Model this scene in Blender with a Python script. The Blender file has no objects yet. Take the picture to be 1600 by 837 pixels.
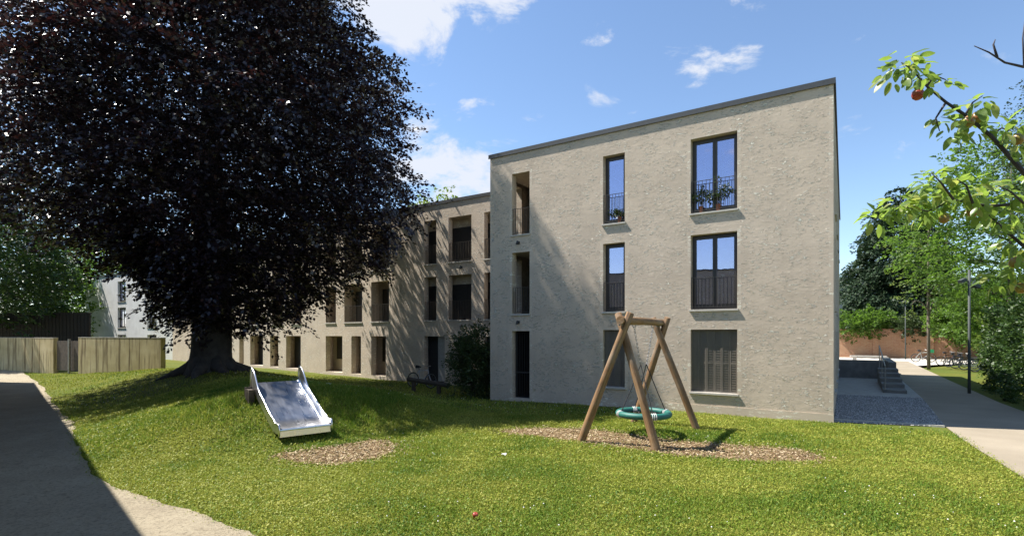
import bpy, math, random
import numpy as np
from mathutils import Vector, Matrix

random.seed(7)
RNG = np.random.default_rng(11)
R = math.radians
S = bpy.context.scene
COL = S.collection

# ------------------------------------------------------------------ camera
cam_d = bpy.data.cameras.new('camera')
cam = bpy.data.objects.new('camera', cam_d)
COL.objects.link(cam)
cam.location = (0, 0, 2.3)
cam.rotation_euler = (R(90), 0, 0)
cam_d.lens = 18.34
cam_d.sensor_width = 36
cam_d.shift_y = 0.0647
cam_d.clip_start = 0.05
cam_d.clip_end = 4000
S.camera = cam

# ------------------------------------------------------------------ sun and sky
SUN_EL = 57.0
SUN_D = Vector((0.964, -0.266))
ce, se = math.cos(R(SUN_EL)), math.sin(R(SUN_EL))
L = Vector((SUN_D.x * ce, SUN_D.y * ce, -se))
sun_d = bpy.data.lights.new('sun', 'SUN')
sun_d.energy = 5.0
sun_d.angle = R(0.55)
sun_d.color = (1.0, 0.955, 0.88)
sun = bpy.data.objects.new('sun', sun_d)
COL.objects.link(sun)
sun.location = (-30, 10, 40)
sun.rotation_euler = L.to_track_quat('-Z', 'Y').to_euler()

world = bpy.data.worlds.new('World')
S.world = world
world.use_nodes = True
wt = world.node_tree
wt.nodes.clear()


def wn(t, **kw):
    n = wt.nodes.new(t)
    for k, v in kw.items():
        setattr(n, k, v)
    return n


def wmath(op, a, b=None, c=None, clamp=False):
    n = wt.nodes.new('ShaderNodeMath')
    n.operation = op
    n.use_clamp = clamp
    for i, v in enumerate((a, b, c)):
        if v is None:
            continue
        if isinstance(v, (int, float)):
            n.inputs[i].default_value = v
        else:
            wt.links.new(v, n.inputs[i])
    return n.outputs[0]


sky = wn('ShaderNodeTexSky', sky_type='NISHITA')
sky.sun_disc = False
sky.sun_elevation = R(SUN_EL)
sky.sun_rotation = math.atan2(-SUN_D.x, -SUN_D.y)
sky.air_density = 1.0
sky.dust_density = 0.0
sky.ozone_density = 2.6
bg_sky = wn('ShaderNodeBackground')
bg_sky.inputs['Strength'].default_value = 0.098
wt.links.new(sky.outputs[0], bg_sky.inputs['Color'])
tc = wn('ShaderNodeTexCoord')
sep = wn('ShaderNodeSeparateXYZ')
wt.links.new(tc.outputs['Generated'], sep.inputs[0])
dx, dy, dz = sep.outputs
n1 = wn('ShaderNodeTexNoise')
n1.inputs['Scale'].default_value = 7.5
n1.inputs['Detail'].default_value = 9
n1.inputs['Roughness'].default_value = 0.62
n1.inputs['Distortion'].default_value = 0.35
mp = wn('ShaderNodeMapping')
mp.inputs['Scale'].default_value = (1, 1, 1.9)
mp.inputs['Location'].default_value = (0.31, 0.12, 0.4)
wt.links.new(tc.outputs['Generated'], mp.inputs[0])
wt.links.new(mp.outputs[0], n1.inputs['Vector'])
# cloud banks: centre direction, half width, half height (radians), weight
banks = [((-0.20, 1, 0.655), 0.13, 0.085, 0.27), ((-0.06, 1, 0.655), 0.10, 0.06, 0.24),
         ((-0.115, 1, 0.30), 0.13, 0.065, 0.27), ((-0.17, 1, 0.36), 0.05, 0.06, 0.22),
         ((-0.085, 1, 0.43), 0.055, 0.028, 0.21), ((0.03, 1, 0.335), 0.03, 0.022, 0.20),
         ((0.40, 1, 0.51), 0.055, 0.034, 0.19), ((0.385, 1, 0.41), 0.065, 0.022, 0.18),
         ((0.16, 1, 0.58), 0.03, 0.025, 0.19), ((0.46, 1, 0.64), 0.07, 0.035, 0.10),
         ((0.70, 1, 0.43), 0.10, 0.02, 0.10), ((-0.62, 1, 0.5), 0.30, 0.16, 0.16),
         ((-1.5, -0.6, 0.8), 0.35, 0.2, 0.2), ((0.6, -1.4, 0.7), 0.4, 0.2, 0.2),
         ((1.6, -0.2, 0.5), 0.3, 0.12, 0.2), ((-0.6, -1.2, 0.45), 0.3, 0.1, 0.2)]
acc = None
for c, a, b, w in banks:
    v = Vector(c).normalized()
    h = Vector((v.y, -v.x, 0)).normalized()
    u = h.cross(v)
    def dot(vec):
        n = wt.nodes.new('ShaderNodeVectorMath')
        n.operation = 'DOT_PRODUCT'
        wt.links.new(tc.outputs['Generated'], n.inputs[0])
        n.inputs[1].default_value = vec
        return n.outputs['Value']
    e = wmath('ADD', wmath('POWER', wmath('ABSOLUTE', wmath('DIVIDE', dot(h), a)), 2.0),
              wmath('POWER', wmath('ABSOLUTE', wmath('DIVIDE', dot(u), b)), 2.0))
    front = wmath('GREATER_THAN', dot(v), 0.2)
    m = wmath('MULTIPLY', wmath('MULTIPLY', wmath('SUBTRACT', 1.0, wmath('MULTIPLY', e, 0.5), clamp=True), front), w)
    acc = m if acc is None else wmath('MAXIMUM', acc, m)
s = wmath('ADD', n1.outputs['Fac'], acc)
mr = wn('ShaderNodeMapRange', interpolation_type='SMOOTHSTEP')
mr.inputs['From Min'].default_value = 0.635
mr.inputs['From Max'].default_value = 0.80
wt.links.new(s, mr.inputs['Value'])
bg_c = wn('ShaderNodeBackground')
bg_c.inputs['Color'].default_value = (0.84, 0.88, 0.97, 1)
bg_c.inputs['Strength'].default_value = 0.47
mix = wn('ShaderNodeMixShader')
wt.links.new(wmath('MULTIPLY', mr.outputs[0], 0.93), mix.inputs[0])
wt.links.new(bg_sky.outputs[0], mix.inputs[1])
wt.links.new(bg_c.outputs[0], mix.inputs[2])
wo = wn('ShaderNodeOutputWorld')
wt.links.new(mix.outputs[0], wo.inputs[0])

S.view_settings.view_transform = 'Standard'
S.view_settings.look = 'None'
S.view_settings.exposure = 1.12
S.view_settings.gamma = 1.0


# ------------------------------------------------------------------ material helpers
class M:
    """small node-graph helper"""
    def __init__(self, name):
        self.m = bpy.data.materials.new(name)
        self.m.use_nodes = True
        self.t = self.m.node_tree
        self.b = self.t.nodes['Principled BSDF']
        self.out = self.t.nodes['Material Output']
        self._tc = None

    def n(self, t, **kw):
        n = self.t.nodes.new(t)
        for k, v in kw.items():
            setattr(n, k, v)
        return n

    def lk(self, a, b):
        self.t.links.new(a, b)

    def co(self, which='Object', scale=(1, 1, 1), rot=(0, 0, 0)):
        if self._tc is None:
            self._tc = self.n('ShaderNodeTexCoord')
        mpn = self.n('ShaderNodeMapping')
        mpn.inputs['Scale'].default_value = scale
        mpn.inputs['Rotation'].default_value = rot
        if which == 'World':
            g = self.n('ShaderNodeNewGeometry')
            self.lk(g.outputs['Position'], mpn.inputs[0])
        else:
            self.lk(self._tc.outputs[which], mpn.inputs[0])
        return mpn.outputs[0]

    def noise(self, vec, scale, detail=4, rough=0.55, dist=0.0):
        n = self.n('ShaderNodeTexNoise')
        n.inputs['Scale'].default_value = scale
        n.inputs['Detail'].default_value = detail
        n.inputs['Roughness'].default_value = rough
        n.inputs['Distortion'].default_value = dist
        self.lk(vec, n.inputs['Vector'])
        return n.outputs['Fac']

    def ramp(self, fac, stops):
        r = self.n('ShaderNodeValToRGB')
        els = r.color_ramp.elements
        while len(els) < len(stops):
            els.new(0.5)
        for e, (p, c) in zip(els, stops):
            e.position = p
            e.color = (*c, 1) if len(c) == 3 else c
        self.lk(fac, r.inputs[0])
        return r.outputs[0]

    def maprange(self, v, a, b, c=0, d=1):
        r = self.n('ShaderNodeMapRange')
        for k, x in zip(('From Min', 'From Max', 'To Min', 'To Max'), (a, b, c, d)):
            r.inputs[k].default_value = x
        self.lk(v, r.inputs['Value'])
        return r.outputs[0]

    def math(self, op, a, b):
        n = self.n('ShaderNodeMath', operation=op)
        for i, v in enumerate((a, b)):
            if isinstance(v, (int, float)):
                n.inputs[i].default_value = v
            else:
                self.lk(v, n.inputs[i])
        return n.outputs[0]

    def mix(self, fac, a, b, mode='MIX'):
        n = self.n('ShaderNodeMix', data_type='RGBA', blend_type=mode)
        for i, v in ((0, fac), (6, a), (7, b)):
            if isinstance(v, (int, float)):
                n.inputs[i].default_value = v
            elif isinstance(v, tuple):
                n.inputs[i].default_value = (*v, 1)
            else:
                self.lk(v, n.inputs[i])
        return n.outputs[2]

    def bump(self, h, strength=0.5, dist=0.02):
        n = self.n('ShaderNodeBump')
        n.inputs['Strength'].default_value = strength
        n.inputs['Distance'].default_value = dist
        self.lk(h, n.inputs['Height'])
        self.lk(n.outputs[0], self.b.inputs['Normal'])

    def base(self, c):
        if isinstance(c, tuple):
            self.b.inputs['Base Color'].default_value = (*c, 1)
        else:
            self.lk(c, self.b.inputs['Base Color'])

    def rough(self, r, spec=None):
        self.b.inputs['Roughness'].default_value = r
        if spec is not None:
            self.b.inputs['Specular IOR Level'].default_value = spec


def simple(name, col, rough=0.6, metal=0.0, var=0.15, scale=8.0, bump=0.0, spec=None):
    m = M(name)
    f = m.noise(m.co('Object'), scale, 5)
    lo = tuple(c * (1 - var) for c in col)
    hi = tuple(min(1, c * (1 + var)) for c in col)
    m.base(m.ramp(f, [(0.3, lo), (0.7, hi)]))
    m.rough(rough, spec)
    m.b.inputs['Metallic'].default_value = metal
    if bump:
        m.bump(f, bump, 0.01)
    return m.m


def plaster(name, col, amount=1.0, off=(0, 0, 0)):
    """hand-scraped mineral render: smooth skin broken by ragged horizontal scrapes"""
    m = M(name)
    big = m.noise(m.co('Object', (1, 1, 1.2)), 0.9, 3)
    zone = m.maprange(m.noise(m.co('Object', (1, 1, 1.5)), 1.9, 5, 0.6), 0.44, 0.60, 0, 1)
    fl = m.noise(m.co('Object', (1.0, 1.0, 3.2)), 6.0, 8, 0.72, 0.1)
    skin = m.math('MULTIPLY', m.maprange(fl, 0.54, 0.575, 0, 1), m.math('ADD', m.math('MULTIPLY', zone, 0.92), 0.08))
    pits = m.maprange(m.noise(m.co('Object', (1, 1, 1.7)), 17, 5, 0.7), 0.62, 0.68, 0, 1)
    fine = m.noise(m.co('Object', (1, 1, 1.3)), 60, 5, 0.7)
    mid = m.noise(m.co('Object', (1, 1, 1.6)), 5, 5, 0.6)
    h = m.math('ADD', m.math('MULTIPLY', skin, 0.9), m.math('ADD', m.math('MULTIPLY', fine, 0.16), m.math('MULTIPLY', mid, 0.35)))
    h = m.math('SUBTRACT', h, m.math('MULTIPLY', pits, 0.25))
    m.bump(h, min(1.0, 1.0 * amount), 0.024 * amount)
    rim = m.math('MULTIPLY', skin, m.maprange(fl, 0.65, 0.585, 0, 1))
    lo = tuple(c * 0.90 for c in col)
    hi = tuple(min(1, c * 1.08) for c in col)
    c1 = m.ramp(big, [(0.3, lo), (0.7, hi)])
    # flake rims paled to paint in their sunlit edges, drip stains under edges
    c2 = m.mix(m.math('MULTIPLY', rim, 0.95), c1, tuple(min(0.86, c * 2.1) for c in col))
    st = m.noise(m.co('Object', (2.2, 2.2, 0.12)), 2.0, 4)
    c3 = m.mix(m.maprange(st, 0.55, 0.8, 0, 0.22), c2, tuple(c * 0.6 for c in col))
    m.base(c3)
    m.rough(0.92, 0.2)
    return m.m


def leafmat(name, stops, rough=0.5, trans=0.35, tcol=None, spec=0.4, patch=0.0):
    m = M(name)
    g = m.n('ShaderNodeNewGeometry')
    c = m.ramp(g.outputs['Random Per Island'], stops)
    if patch:
        f = m.noise(m.co('World'), 0.55, 3)
        c = m.mix(m.maprange(f, 0.4, 0.65, 0, patch), c, tuple(x * 0.55 for x in stops[0][1]))
    m.base(c)
    m.rough(rough, spec)
    tr = m.n('ShaderNodeBsdfTranslucent')
    if tcol:
        tr.inputs[0].default_value = (*tcol, 1)
    else:
        m.lk(c, tr.inputs[0])
    mx = m.n('ShaderNodeMixShader')
    mx.inputs[0].default_value = trans
    m.lk(m.b.outputs[0], mx.inputs[1])
    m.lk(tr.outputs[0], mx.inputs[2])
    m.lk(mx.outputs[0], m.out.inputs[0])
    return m.m


# ------------------------------------------------------------------ mesh helpers
def link(name, mesh, mats=None, parent=None, loc=None, rot=None):
    o = bpy.data.objects.new(name, mesh)
    COL.objects.link(o)
    if mats is not None:
        for mm in (mats if isinstance(mats, (list, tuple)) else [mats]):
            mesh.materials.append(mm)
    if parent is not None:
        o.parent = parent
    if loc is not None:
        o.location = loc
    if rot is not None:
        o.rotation_euler = rot
    return o


def empty(name, loc=(0, 0, 0), rz=0.0):
    o = bpy.data.objects.new(name, None)
    COL.objects.link(o)
    o.location = loc
    o.rotation_euler = (0, 0, rz)
    o.empty_display_size = 0.2
    return o


def tag(o, label, cat, group=None, kind=None):
    o['label'] = label
    if cat:
        o['category'] = cat
    if group:
        o['group'] = group
    if kind:
        o['kind'] = kind
    return o


def structure(o):
    o['kind'] = 'structure'
    return o


def soup(name, V, k, mats, parent=None, smooth=False, loc=None):
    """V: (N*k,3) array, every k consecutive vertices are one face"""
    V = np.ascontiguousarray(V, dtype=np.float32).reshape(-1, 3)
    n = len(V) // k
    me = bpy.data.meshes.new(name)
    me.vertices.add(n * k)
    me.vertices.foreach_set('co', V.ravel())
    me.loops.add(n * k)
    me.loops.foreach_set('vertex_index', np.arange(n * k, dtype=np.int32))
    me.polygons.add(n)
    me.polygons.foreach_set('loop_start', np.arange(0, n * k, k, dtype=np.int32))
    me.polygons.foreach_set('loop_total', np.full(n, k, dtype=np.int32))
    me.update(calc_edges=True)
    if smooth:
        me.shade_smooth()
    return link(name, me, mats, parent, loc)


class MB:
    def __init__(self):
        self.v, self.f, self.mi = [], [], []

    def face(self, idx, mi=0):
        self.f.append(idx)
        self.mi.append(mi)

    def quad(self, a, b, c, d, mi=0):
        i = len(self.v)
        self.v += [tuple(a), tuple(b), tuple(c), tuple(d)]
        self.face((i, i + 1, i + 2, i + 3), mi)

    def box(self, x0, x1, y0, y1, z0, z1, mi=0, mat=None):
        i = len(self.v)
        p = [(x, y, z) for z in (z0, z1) for y in (y0, y1) for x in (x0, x1)]
        if mat is not None:
            p = [tuple(mat @ Vector(q)) for q in p]
        self.v += p
        for f in ((0, 2, 3, 1), (4, 5, 7, 6), (0, 1, 5, 4), (2, 6, 7, 3), (0, 4, 6, 2), (1, 3, 7, 5)):
            self.face(tuple(i + q for q in f), mi)
        return self

    def tube(self, pts, radii, seg=8, mi=0, cap=True):
        pts = [Vector(p) for p in pts]
        if isinstance(radii, (int, float)):
            radii = [radii] * len(pts)
        rings = []
        ref = None
        for i, p in enumerate(pts):
            d = (pts[min(i + 1, len(pts) - 1)] - pts[max(i - 1, 0)]).normalized()
            if ref is None:
                ref = Vector((0, 0, 1)) if abs(d.z) < 0.9 else Vector((1, 0, 0))
            a = d.cross(ref)
            if a.length < 1e-4:
                a = d.orthogonal()
            a.normalize()
            b = d.cross(a)
            ref = a.cross(d)
            s0 = len(self.v)
            for k in range(seg):
                t = 2 * math.pi * k / seg
                self.v.append(tuple(p + a * (math.cos(t) * radii[i]) + b * (math.sin(t) * radii[i])))
            rings.append(s0)
        for r0, r1 in zip(rings, rings[1:]):
            for k in range(seg):
                k2 = (k + 1) % seg
                self.face((r0 + k, r0 + k2, r1 + k2, r1 + k), mi)
        if cap:
            self.face(tuple(rings[0] + k for k in reversed(range(seg))), mi)
            self.face(tuple(rings[-1] + k for k in range(seg)), mi)
        return self

    def ring(self, c, rad, r, nseg=32, seg=8, mat=None, mi=0):
        base = len(self.v)
        for i in range(nseg):
            t = 2 * math.pi * i / nseg
            for k in range(seg):
                q = 2 * math.pi * k / seg
                p = Vector(((rad + r * math.cos(q)) * math.cos(t), (rad + r * math.cos(q)) * math.sin(t), r * math.sin(q)))
                if mat is not None:
                    p = mat @ p
                self.v.append(tuple(p + Vector(c)))
        for i in range(nseg):
            for k in range(seg):
                a, b = i, (i + 1) % nseg
                k2 = (k + 1) % seg
                self.face((base + a * seg + k, base + b * seg + k, base + b * seg + k2, base + a * seg + k2), mi)
        return self

    def lathe(self, prof, c=(0, 0, 0), seg=16, mi=0):
        base = len(self.v)
        for r, z in prof:
            for k in range(seg):
                t = 2 * math.pi * k / seg
                self.v.append((c[0] + r * math.cos(t), c[1] + r * math.sin(t), c[2] + z))
        for i in range(len(prof) - 1):
            for k in range(seg):
                k2 = (k + 1) % seg
                self.face((base + i * seg + k, base + i * seg + k2, base + (i + 1) * seg + k2, base + (i + 1) * seg + k), mi)
        return self

    def mesh(self, name, smooth=False, bevel=0):
        me = bpy.data.meshes.new(name)
        me.from_pydata(self.v, [], self.f)
        me.polygons.foreach_set('material_index', self.mi)
        me.update()
        if smooth:
            me.shade_smooth()
        return me

    def build(self, name, mats, parent=None, loc=None, rot=None, smooth=False):
        return link(name, self.mesh(name, smooth), mats, parent, loc, rot)


# ------------------------------------------------------------------ terrain
def smooth01(t):
    t = np.clip(t, 0, 1)
    return t * t * (3 - 2 * t)


def ground_z(x, y):
    x = np.asarray(x, float)
    y = np.asarray(y, float)
    p = 0.70 * x + 0.714 * y
    q = -0.70 * x + 0.714 * y
    h = np.interp(q, [9.8, 10.6, 11.3, 12.2, 13.0, 16, 24, 32, 39, 46], [0, .04, .25, .72, 1.0, .98, 1.0, .68, .25, -.1])
    pc = 5.3 + 1.3 * smooth01((q - 13) / 9)
    sig = np.where(p < pc, 2.0, 3.0)
    mound = h * np.exp(-0.5 * ((p - pc) / sig) ** 2)
    # lawn falls away a little towards the inner corner of the block
    dip = -0.17 * smooth01((y - 14.5) / 5) * smooth01((4.5 - x) / 5)
    und = 0.03 * np.sin(x * 0.9 + 1.3) * np.sin(y * 0.8) * smooth01((y - 6) / 2) * smooth01((p - 2.2) / 2) * smooth01((8 - x) / 2)
    return mound + dip + und


def gz(x, y):
    return float(ground_z(x, y))


def axis(lo, hi, step, far):
    a = list(np.arange(lo, hi + 1e-6, step))
    s = step
    v = hi
    up = []
    while v < far:
        s *= 1.45
        v += s
        up.append(v)
    s = step
    v = lo
    dn = []
    while v > -far:
        s *= 1.45
        v -= s
        dn.append(v)
    return np.array(dn[::-1] + a + up)


gxs = axis(-36, 20, 0.25, 900)
gys = axis(2, 40, 0.25, 900)
GX, GY = np.meshgrid(gxs, gys, indexing='ij')
GZ = ground_z(GX, GY)
nx, ny = GX.shape
me = bpy.data.meshes.new('ground')
verts = np.stack([GX, GY, GZ], -1).reshape(-1, 3)
ii, jj = np.meshgrid(np.arange(nx - 1), np.arange(ny - 1), indexing='ij')
fa = np.stack([ii * ny + jj, (ii + 1) * ny + jj, (ii + 1) * ny + jj + 1, ii * ny + jj + 1], -1).reshape(-1, 4)
me.vertices.add(len(verts))
me.vertices.foreach_set('co', verts.astype(np.float32).ravel())
me.loops.add(fa.size)
me.loops.foreach_set('vertex_index', fa.astype(np.int32).ravel())
me.polygons.add(len(fa))
me.polygons.foreach_set('loop_start', np.arange(0, fa.size, 4, dtype=np.int32))
me.polygons.foreach_set('loop_total', np.full(len(fa), 4, np.int32))
me.update(calc_edges=True)
me.shade_smooth()

m = M('lawn_soil')
v = m.co('World')
a = m.noise(v, 0.35, 4)
b = m.noise(v, 9, 5, 0.7)
c = m.ramp(a, [(0.35, (0.12, 0.125, 0.02)), (0.62, (0.085, 0.115, 0.018))])
c = m.mix(m.maprange(b, 0.45, 0.7, 0, 0.7), c, (0.085, 0.075, 0.03))
m.base(c)
m.rough(0.95, 0.1)
m.bump(b, 0.6, 0.03)
structure(link('lawn_ground', me, m.m))['label'] = 'lawn with a low mound around the beech'


def in_poly(x, y, poly):
    x = np.asarray(x)
    inside = np.zeros(x.shape, bool)
    n = len(poly)
    for i in range(n):
        x0, y0 = poly[i]
        x1, y1 = poly[(i + 1) % n]
        cond = ((y0 > y) != (y1 > y)) & (x < (x1 - x0) * (y - y0) / ((y1 - y0) + 1e-12) + x0)
        inside ^= cond
    return inside


def catmull(pts, n=8):
    out = []
    P = [pts[0]] + list(pts) + [pts[-1]]
    for i in range(1, len(P) - 2):
        p0, p1, p2, p3 = (np.array(P[k], float) for k in (i - 1, i, i + 1, i + 2))
        for t in np.linspace(0, 1, n, endpoint=False):
            out.append(0.5 * ((2 * p1) + (-p0 + p2) * t + (2 * p0 - 5 * p1 + 4 * p2 - p3) * t * t + (-p0 + 3 * p1 - 3 * p2 + p3) * t ** 3))
    out.append(np.array(P[-2], float))
    return np.array(out)


def strip(name, left, right, mat, dz=0.012, across=6, thick=0.0):
    """a paved sheet between two polylines of equal length, draped on the terrain"""
    mb = MB()
    n = len(left)
    for i in range(n):
        for k in range(across + 1):
            t = k / across
            x = left[i][0] * (1 - t) + right[i][0] * t
            y = left[i][1] * (1 - t) + right[i][1] * t
            mb.v.append((x, y, gz(x, y) + dz))
    w = across + 1
    for i in range(n - 1):
        for k in range(across):
            mb.face((i * w + k, i * w + k + 1, (i + 1) * w + k + 1, (i + 1) * w + k))
    o = mb.build(name, mat)
    return o


def patch(name, poly, mat, dz=0.01):
    """irregular patch: outline fanned from its centre, draped"""
    poly = [tuple(p) for p in poly]
    cx = sum(p[0] for p in poly) / len(poly)
    cy = sum(p[1] for p in poly) / len(poly)
    mb = MB()
    rings = 6
    n = len(poly)
    for r in range(rings + 1):
        f = r / rings
        for p in poly:
            x = cx + (p[0] - cx) * f
            y = cy + (p[1] - cy) * f
            mb.v.append((x, y, gz(x, y) + dz))
    for r in range(rings):
        for k in range(n):
            k2 = (k + 1) % n
            mb.face((r * n + k, (r + 1) * n + k, (r + 1) * n + k2, r * n + k2))
    return mb.build(name, mat)


# ---- left path: bound gravel, pale where the sun catches it
m = M('bound_gravel')
v = m.co('World')
a = m.noise(v, 0.8, 5, 0.6)
b = m.noise(v, 26, 5, 0.8)
c2 = m.noise(v, 6, 5, 0.7)
c = m.ramp(a, [(0.3, (0.29, 0.245, 0.175)), (0.7, (0.39, 0.335, 0.24))])
c = m.mix(m.maprange(b, 0.50, 0.66, 0, 0.7), c, (0.10, 0.08, 0.055))
c = m.mix(m.maprange(b, 0.44, 0.36, 0, 0.5), c, (0.40, 0.35, 0.26))
c = m.mix(m.maprange(c2, 0.56, 0.72, 0, 0.5), c, (0.13, 0.10, 0.065))
m.base(c)
m.rough(0.95, 0.15)
m.bump(m.math('ADD', b, m.math('MULTIPLY', c2, 0.8)), 0.9, 0.03)
GRAVEL = m.m
left_edge = catmull([(-46, 48), (-32.6, 34.7), (-21.6, 24.0), (-14.9, 17.0), (-10.6, 12.6), (-8.3, 9.95), (-6.7, 8.4), (-5.4, 7.5), (-3.9, 6.55), (-2.9, 5.9), (-0.5, 4.4), (3, 2.2)], 16)
arc = np.concatenate([[0], np.cumsum(np.linalg.norm(np.diff(left_edge, axis=0), axis=1))])
jit = 0.022 * np.sin(arc * 1.3) + 0.012 * np.sin(arc * 4.7 + 1) + np.random.default_rng(3).normal(0, 0.008, len(arc))
lp_r = left_edge + np.stack([jit, jit], -1)
lp_l = np.array([(p[0] - 4.2, p[1] - 4.2) for p in lp_r])
gp = strip('gravel_path', lp_l, lp_r, GRAVEL, 0.022, 24)
structure(gp)['label'] = 'gravel path on the left edge of the lawn'

# ---- right path: fine concrete paving
m = M('paving')
v = m.co('World', (1, 1, 1), (0, 0, R(33)))
a = m.noise(v, 0.6, 4)
b = m.noise(v, 45, 3, 0.7)
c = m.ramp(a, [(0.3, (0.25, 0.21, 0.155)), (0.7, (0.33, 0.28, 0.21))])
c = m.mix(m.maprange(b, 0.5, 0.75, 0, 0.5), c, (0.2, 0.17, 0.13))
m.base(c)
m.rough(0.9, 0.2)
m.bump(b, 0.4, 0.008)
PAVING = m.m
RPL = catmull([(5.0, 2.6), (8.15, 8.3), (10.7, 12.84), (14.7, 18.7), (24, 33), (32, 45.4)], 6)
RPR = np.array([(p[0] + 0.834 * w_, p[1] - 0.552 * w_) for p, w_ in ((p, float(np.interp(p[1], [8, 13, 18, 26, 46], [3.2, 2.7, 2.05, 1.95, 1.95]))) for p in RPL)])
pv = strip('paved_path', RPL, RPR, PAVING, 0.014, 6)
structure(pv)['label'] = 'pale paved path running past the end of the block'

# gravel bed beside the block, lower court, plaza
m = M('grey_gravel')
v = m.co('World')
vo = m.n('ShaderNodeTexVoronoi')
vo.inputs['Scale'].default_value = 16
m.lk(v, vo.inputs['Vector'])
c = m.ramp(m.noise(v, 18, 3, 0.8), [(0.35, (0.10, 0.10, 0.10)), (0.65, (0.36, 0.35, 0.33))])
m.base(c)
m.rough(0.9, 0.2)
m.bump(vo.outputs['Distance'], 0.9, 0.03)
GREYGRAVEL = m.m
TA = np.array((0.843, -0.537))       # along the facade, left to right
NA = np.array((0.537, 0.843))        # into the building
A0 = np.array((-0.81, 19.42))
A1 = A0 + TA * 10.88
bed = [A1 + NA * 0.02 + TA * 0.02, (10.72, 12.90), (14.72, 18.72), (12.3, 19.75)]
bedq = MB()
bedq.quad(*[(p[0], p[1], 0.016) for p in bed])
structure(bedq.build('gravel_bed', GREYGRAVEL))['label'] = 'grey gravel bed beside the block'
CONC = simple('concrete', (0.36, 0.34, 0.30), 0.9, var=0.18, scale=3, bump=0.3)
cq = MB()
cq.quad((12.3, 19.75, 0.016), (14.72, 18.72, 0.016), (23.6, 32.4, 0.016), (20.4, 33.4, 0.016))
structure(cq.build('court_paving', CONC))['label'] = 'concrete court beside the block in shade'
PLAZA = simple('pale_paving', (0.50, 0.46, 0.40), 0.9, var=0.1, scale=2)
cq = MB()
cq.quad((20.6, 33.8, 0.012), (24.3, 33.4, 0.012), (31.8, 45.3, 0.012), (42, 44, 0.012))
cq.quad((20.6, 33.8, 0.0121), (42, 44, 0.0121), (40, 60, 0.0121), (26, 62, 0.0121))
structure(cq.build('plaza', PLAZA))['label'] = 'sunlit plaza at the end of the path'

# concrete edging strip at the foot of the facade
EDGE = simple('edging', (0.45, 0.42, 0.36), 0.9, var=0.15, scale=5)
e = MB()
p0 = A0 + TA * 5.5 - NA * 0.02
p1 = np.array((10.72, 12.92))
for k in range(8):
    a_ = p0 + (p1 - p0) * (k / 8)
    b_ = p0 + (p1 - p0) * ((k + 0.985) / 8)
    Mx = Matrix.Translation((a_[0], a_[1], 0)) @ Matrix.Rotation(math.atan2(*(b_ - a_)[::-1]), 4, 'Z')
    e.box(0, float(np.linalg.norm(b_ - a_)), -0.07, 0, -0.1, 0.05, 0, Mx)
structure(e.build('concrete_edging', EDGE))['label'] = 'narrow concrete edging between lawn and block'


# ------------------------------------------------------------------ buildings
PL_A = plaster('render_beige', (0.54, 0.447, 0.35))
PL_SM = plaster('render_smooth', (0.53, 0.44, 0.345), 0.2)
PL_D = plaster('render_white', (0.78, 0.77, 0.75), 0.3)
COPE = simple('coping_metal', (0.06, 0.063, 0.066), 0.5, 0.2, 0.1)
FRAME = simple('window_frame', (0.035, 0.03, 0.026), 0.45, 0.0, 0.1)
RAILM = simple('railing_steel', (0.075, 0.066, 0.055), 0.5, 0.3, 0.1)
SILLM = simple('sill_concrete', (0.46, 0.43, 0.38), 0.85, var=0.12, scale=6)
SHUT = simple('shutter_paint', (0.13, 0.115, 0.095), 0.55, var=0.12, scale=4)
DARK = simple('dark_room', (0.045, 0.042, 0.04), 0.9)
DOORM = simple('dark_door', (0.03, 0.028, 0.027), 0.5)
DOORL = simple('grey_door', (0.30, 0.29, 0.27), 0.6)
CURT = simple('curtain_cloth', (0.72, 0.70, 0.68), 0.9, var=0.06)
LAMPM = simple('lamp_black', (0.02, 0.02, 0.02), 0.4)

m = M('window_glass')
gl = m.n('ShaderNodeBsdfGlossy')
gl.inputs['Roughness'].default_value = 0.012
gl.inputs['Color'].default_value = (0.80, 0.79, 1.0, 1)
tp = m.n('ShaderNodeBsdfTransparent')
tp.inputs['Color'].default_value = (0.62, 0.64, 0.72, 1)
fr = m.n('ShaderNodeFresnel')
fr.inputs['IOR'].default_value = 1.5
w = m.noise(m.co('Object'), 1.7, 2)
bp = m.n('ShaderNodeBump')
bp.inputs['Strength'].default_value = 0.05
bp.inputs['Distance'].default_value = 0.02
m.lk(w, bp.inputs['Height'])
m.lk(bp.outputs[0], gl.inputs['Normal'])
mx = m.n('ShaderNodeMixShader')
m.lk(m.math('ADD', fr.outputs[0], 0.42), mx.inputs[0])
m.lk(tp.outputs[0], mx.inputs[1])
m.lk(gl.outputs[0], mx.inputs[2])
m.lk(mx.outputs[0], m.out.inputs[0])
GLASS = m.m

REV = 0.30


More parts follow.
